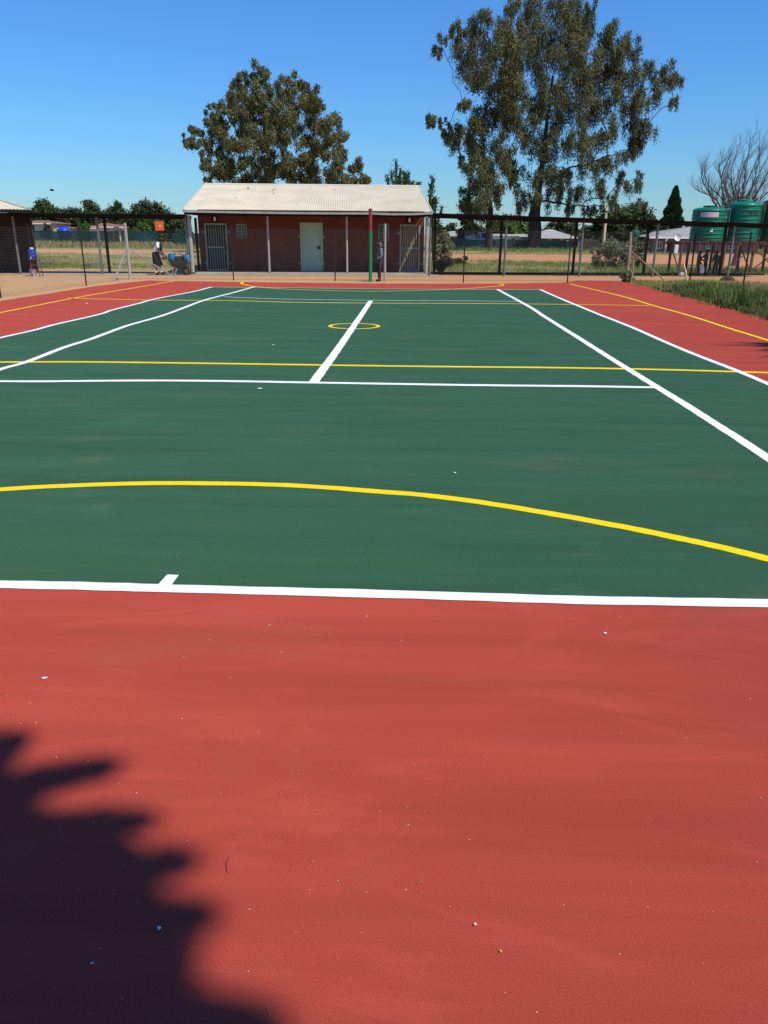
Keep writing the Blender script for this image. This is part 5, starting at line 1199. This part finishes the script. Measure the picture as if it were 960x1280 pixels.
for (a, b) in fing:
    z = Z0+random.uniform(-.3, .3); p, q = lift(*a, z), lift(*b, z); n = 900
    t = RNG.uniform(0, 1, n); base_ = np.array(p)+(np.array(q)-np.array(p))*t[:, None]; sg = (.026*np.sqrt(np.clip(1.02-t, 0, 1))+.010)[:, None]
    Cf.append(base_+RNG.normal(size=(n, 3))*sg); mb.tube([p, p.lerp(q, .5), q], [.010, .007, .003], 5, False)
Cf = np.concatenate(Cf); Df = RNG.normal(size=Cf.shape)
OUTL = [(905, -5), (960, 10), (1000, 45), (1050, 95), (1120, 150), (1200, 195), (1290, 300), (1400, 460), (3000, 2600)]
def shades_ok(P):
    keep = np.ones(len(P), bool)
    for i, p in enumerate(P):
        q = Vector((p[0]+SHX*p[2], p[1]+SHY*p[2], 0)); d = q-CAM; dep = d.dot(C_F)
        if dep < .3: continue
        x, y = 480+F_PX*d.dot(C_R)/dep, 640-F_PX*d.dot(C_U)/dep
        if y < 905: keep[i] = x < -40; continue
        lim = next(a[1]+(b[1]-a[1])*(y-a[0])/(b[0]-a[0]) for a, b in zip(OUTL, OUTL[1:]) if a[0] <= y <= b[0]) if y < 3000 else 1e9
        keep[i] = x < lim
    return keep
sky_block = []  # unseen extra leaf clumps added behind the camera to cut blue skylight
for i in range(34):
    a = random.uniform(R(190), R(350)); q = tb0 + Vector((math.cos(a)*random.uniform(1, 6.5), math.sin(a)*random.uniform(.5, 5), random.uniform(4.5, 11))); sky_block.append((tuple(q), random.uniform(.9, 1.4)))
Ce, De = cloud_leaves(sky_block, 1500, 0, RNG, 14, .42); limbs(mb, [(tb0+Vector((0, 0, -.1)), .24), (tb0+Vector((.05, -.1, 2.5)), .2), (tb0+Vector((0, -.4, 4.5)), .16)], sky_block, tip=.012, sag=.2)
Cb = np.concatenate([Cb, Ce]); Db = np.concatenate([Db, De])
k_ = shades_ok(Cb); Cb, Db = Cb[k_], Db[k_]; k_ = shades_ok(Cs); Cs, Ds = Cs[k_], Ds[k_]
mb.build('trunk', BARK, TB); leaf_mesh('crown', np.concatenate([Cs, Cb, Cf]), np.concatenate([Ds, Db, Df]), .085, .034, DKLEAF, TB, tuple(tb))
# strappy plant-like tree just outside at the right
ZR_ = 4.0; hub = lift(1035, 432, ZR_+.3); tb = Vector((hub.x+.6, hub.y-.3, 0)); PT = thing('palm_tree', tb, 'slender strap-leaved palm standing beyond the right edge of the court', 'palm')
MB().tube([tb+Vector((0, 0, -.1)), tb+Vector((-.1, .05, 2.2)), hub], [.16, .11, .09], 10).build('trunk', BARK, PT)
tips = [((883, 431.4), 0), ((897, 427.5), .1), ((938, 439.6), -.1), ((948, 447.6), .0), ((925, 429.5), .1), ((930, 433), -.1), ((942, 428), .15), ((936, 431), .05), ((940, 434), -.05), ((946, 437), .1), ((950, 430), 0), ((952, 441), -.1)]
mb = MB()
def frond(p, q, w):
    p, q = Vector(p), Vector(q); d = (q-p).normalized(); sdv = d.cross(Vector((0, 0, 1))).normalized(); m_ = p.lerp(q, .45)+Vector((0, 0, .08)); b = len(mb.v)
    for c, ww in ((p, w*.5), (m_, w), (p.lerp(q, .75)+Vector((0, 0, .04)), w*.6), (q, .004)):
        for s in (-1, 1): mb.v.append(tuple(c+sdv*s*ww*.5+Vector((0, 0, .004*abs(s)))))
    for i in range(3): mb.f.append((b+2*i, b+2*i+1, b+2*i+3, b+2*i+2))
for (px, py), dz in tips: frond(hub, lift(px, py, ZR_+dz), .15)
for i in range(40):
    a = random.uniform(-1.9, 1.9); frond(hub, hub+Vector((math.cos(a)*random.uniform(.5, 1.0), math.sin(a)*random.uniform(.5, 1.0), random.uniform(-.4, .7))), .09)
mb.build('fronds', DKWEED, PT)

# ------------------------------------------------------------------ litter on the court
def scrap(name, px, py, w, h, label, mt, rot=0, thick=.003, cat='litter'):
    g = G(px, py); root = None; mb = MB(); pts = []
    for i in range(7):
        a = 2*math.pi*i/7; r_ = random.uniform(.16, .50); x, y = math.cos(a)*w*r_, math.sin(a)*h*r_; pts.append((g.x+x*math.cos(rot)-y*math.sin(rot), g.y+x*math.sin(rot)+y*math.cos(rot), .004+random.uniform(0, .3)*min(w, h)*.4))
    mb.prism(pts, (0, 0, thick)); return tag(mb.build(name, mt), label, cat)
PAPER = worn('white_paper', (.75, .74, .70), .7)
scrap('paper_scrap', 55, 849, .035, .02, 'small white paper scrap on the red court near its left edge, above the shadow', PAPER, .3)
scrap('paper_scrap', 569, 592, .03, .045, 'tiny white scrap lying on the green court above the yellow arc', PAPER)
scrap('paper_scrap', 199, 1162, .013, .016, 'tiny white scrap at the edge of the ragged shadow', PAPER, .8)
scrap('feather', 115.5, 1206, .014, .007, 'tiny pale bluish feather lying inside the ragged shadow', worn('pale_blue_feather', (.45, .52, .70), .7), .5)
scrap('dry_leaf', 626, 1191, .010, .006, 'tiny yellow green leaf on the red court near the bottom', worn('yellow_green_leaf', (.42, .45, .05), .6), .2, cat='leaf')
scrap('dry_leaf', 594, 1157, .010, .008, 'tiny pale dry leaf on the red court above the yellow green one', worn('pale_dry_leaf', (.65, .55, .42), .7), cat='leaf')
scrap('paper_scrap', 757, 793, .02, .02, 'tiny pale scrap on the red court just below the white baseline at right', PAPER)
scrap('paper_scrap', 108, 379.5, .10, .10, 'small white scrap on the far left red strip between the lines', PAPER)
scrap('paper_scrap', 341, 431.5, .07, .06, 'small pale scrap on the green court left of the centre line', PAPER)
scrap('paper_scrap', 325, 486.5, .07, .05, 'small pale scrap on the green court below the service line', PAPER)
def curved(name, pts, r, label, mt): return tag(MB().tube([tuple(G(*p).xy)+(.005,) for p in pts], r, 5).build(name, mt), label, 'twig')
curved('twig', [(286, 1073), (283, 1080), (283, 1087), (285.5, 1093)], .0008, 'small dark curved twig on the sunlit red court beside the shadow', BARKD)
curved('twig', [(334, 1258), (335, 1266), (337, 1273)], .0009, 'thin pale straw on the red court at the bottom left', DRYG)
curved('twig', [(521, 1106), (526, 1104), (529, 1101)], .0009, 'thin pale straw on the middle of the red court', DRYG)
C, D = [], []
for _ in range(90):
    if random.random() < .55: px, py = random.uniform(0, 960), random.uniform(770, 1275)
    else: px, py = abs(random.gauss(0, 140)), random.uniform(800, 1250)
    q = G(px, py); C.append((q.x, q.y, .0025)); 
C = np.array(C); n = len(C); r_ = RNG.uniform(.0006, .0019, n)*np.clip((C[:, 1]+3.5)/1.6, .8, 2.2); a = RNG.uniform(0, 6.28, n); V = []
for i in range(n):
    for j in range(4): V.append((C[i, 0]+r_[i]*math.cos(a[i]+j*1.57)*(1 if j % 2 else 1.6), C[i, 1]+r_[i]*math.sin(a[i]+j*1.57), .0025))
mb = MB(); mb.v = V; mb.f = [(4*i, 4*i+1, 4*i+2, 4*i+3) for i in range(n)]; tag(mb.build('paint_flecks', worn('pale_fleck', (.72, .58, .52), .7)), kind='stuff')
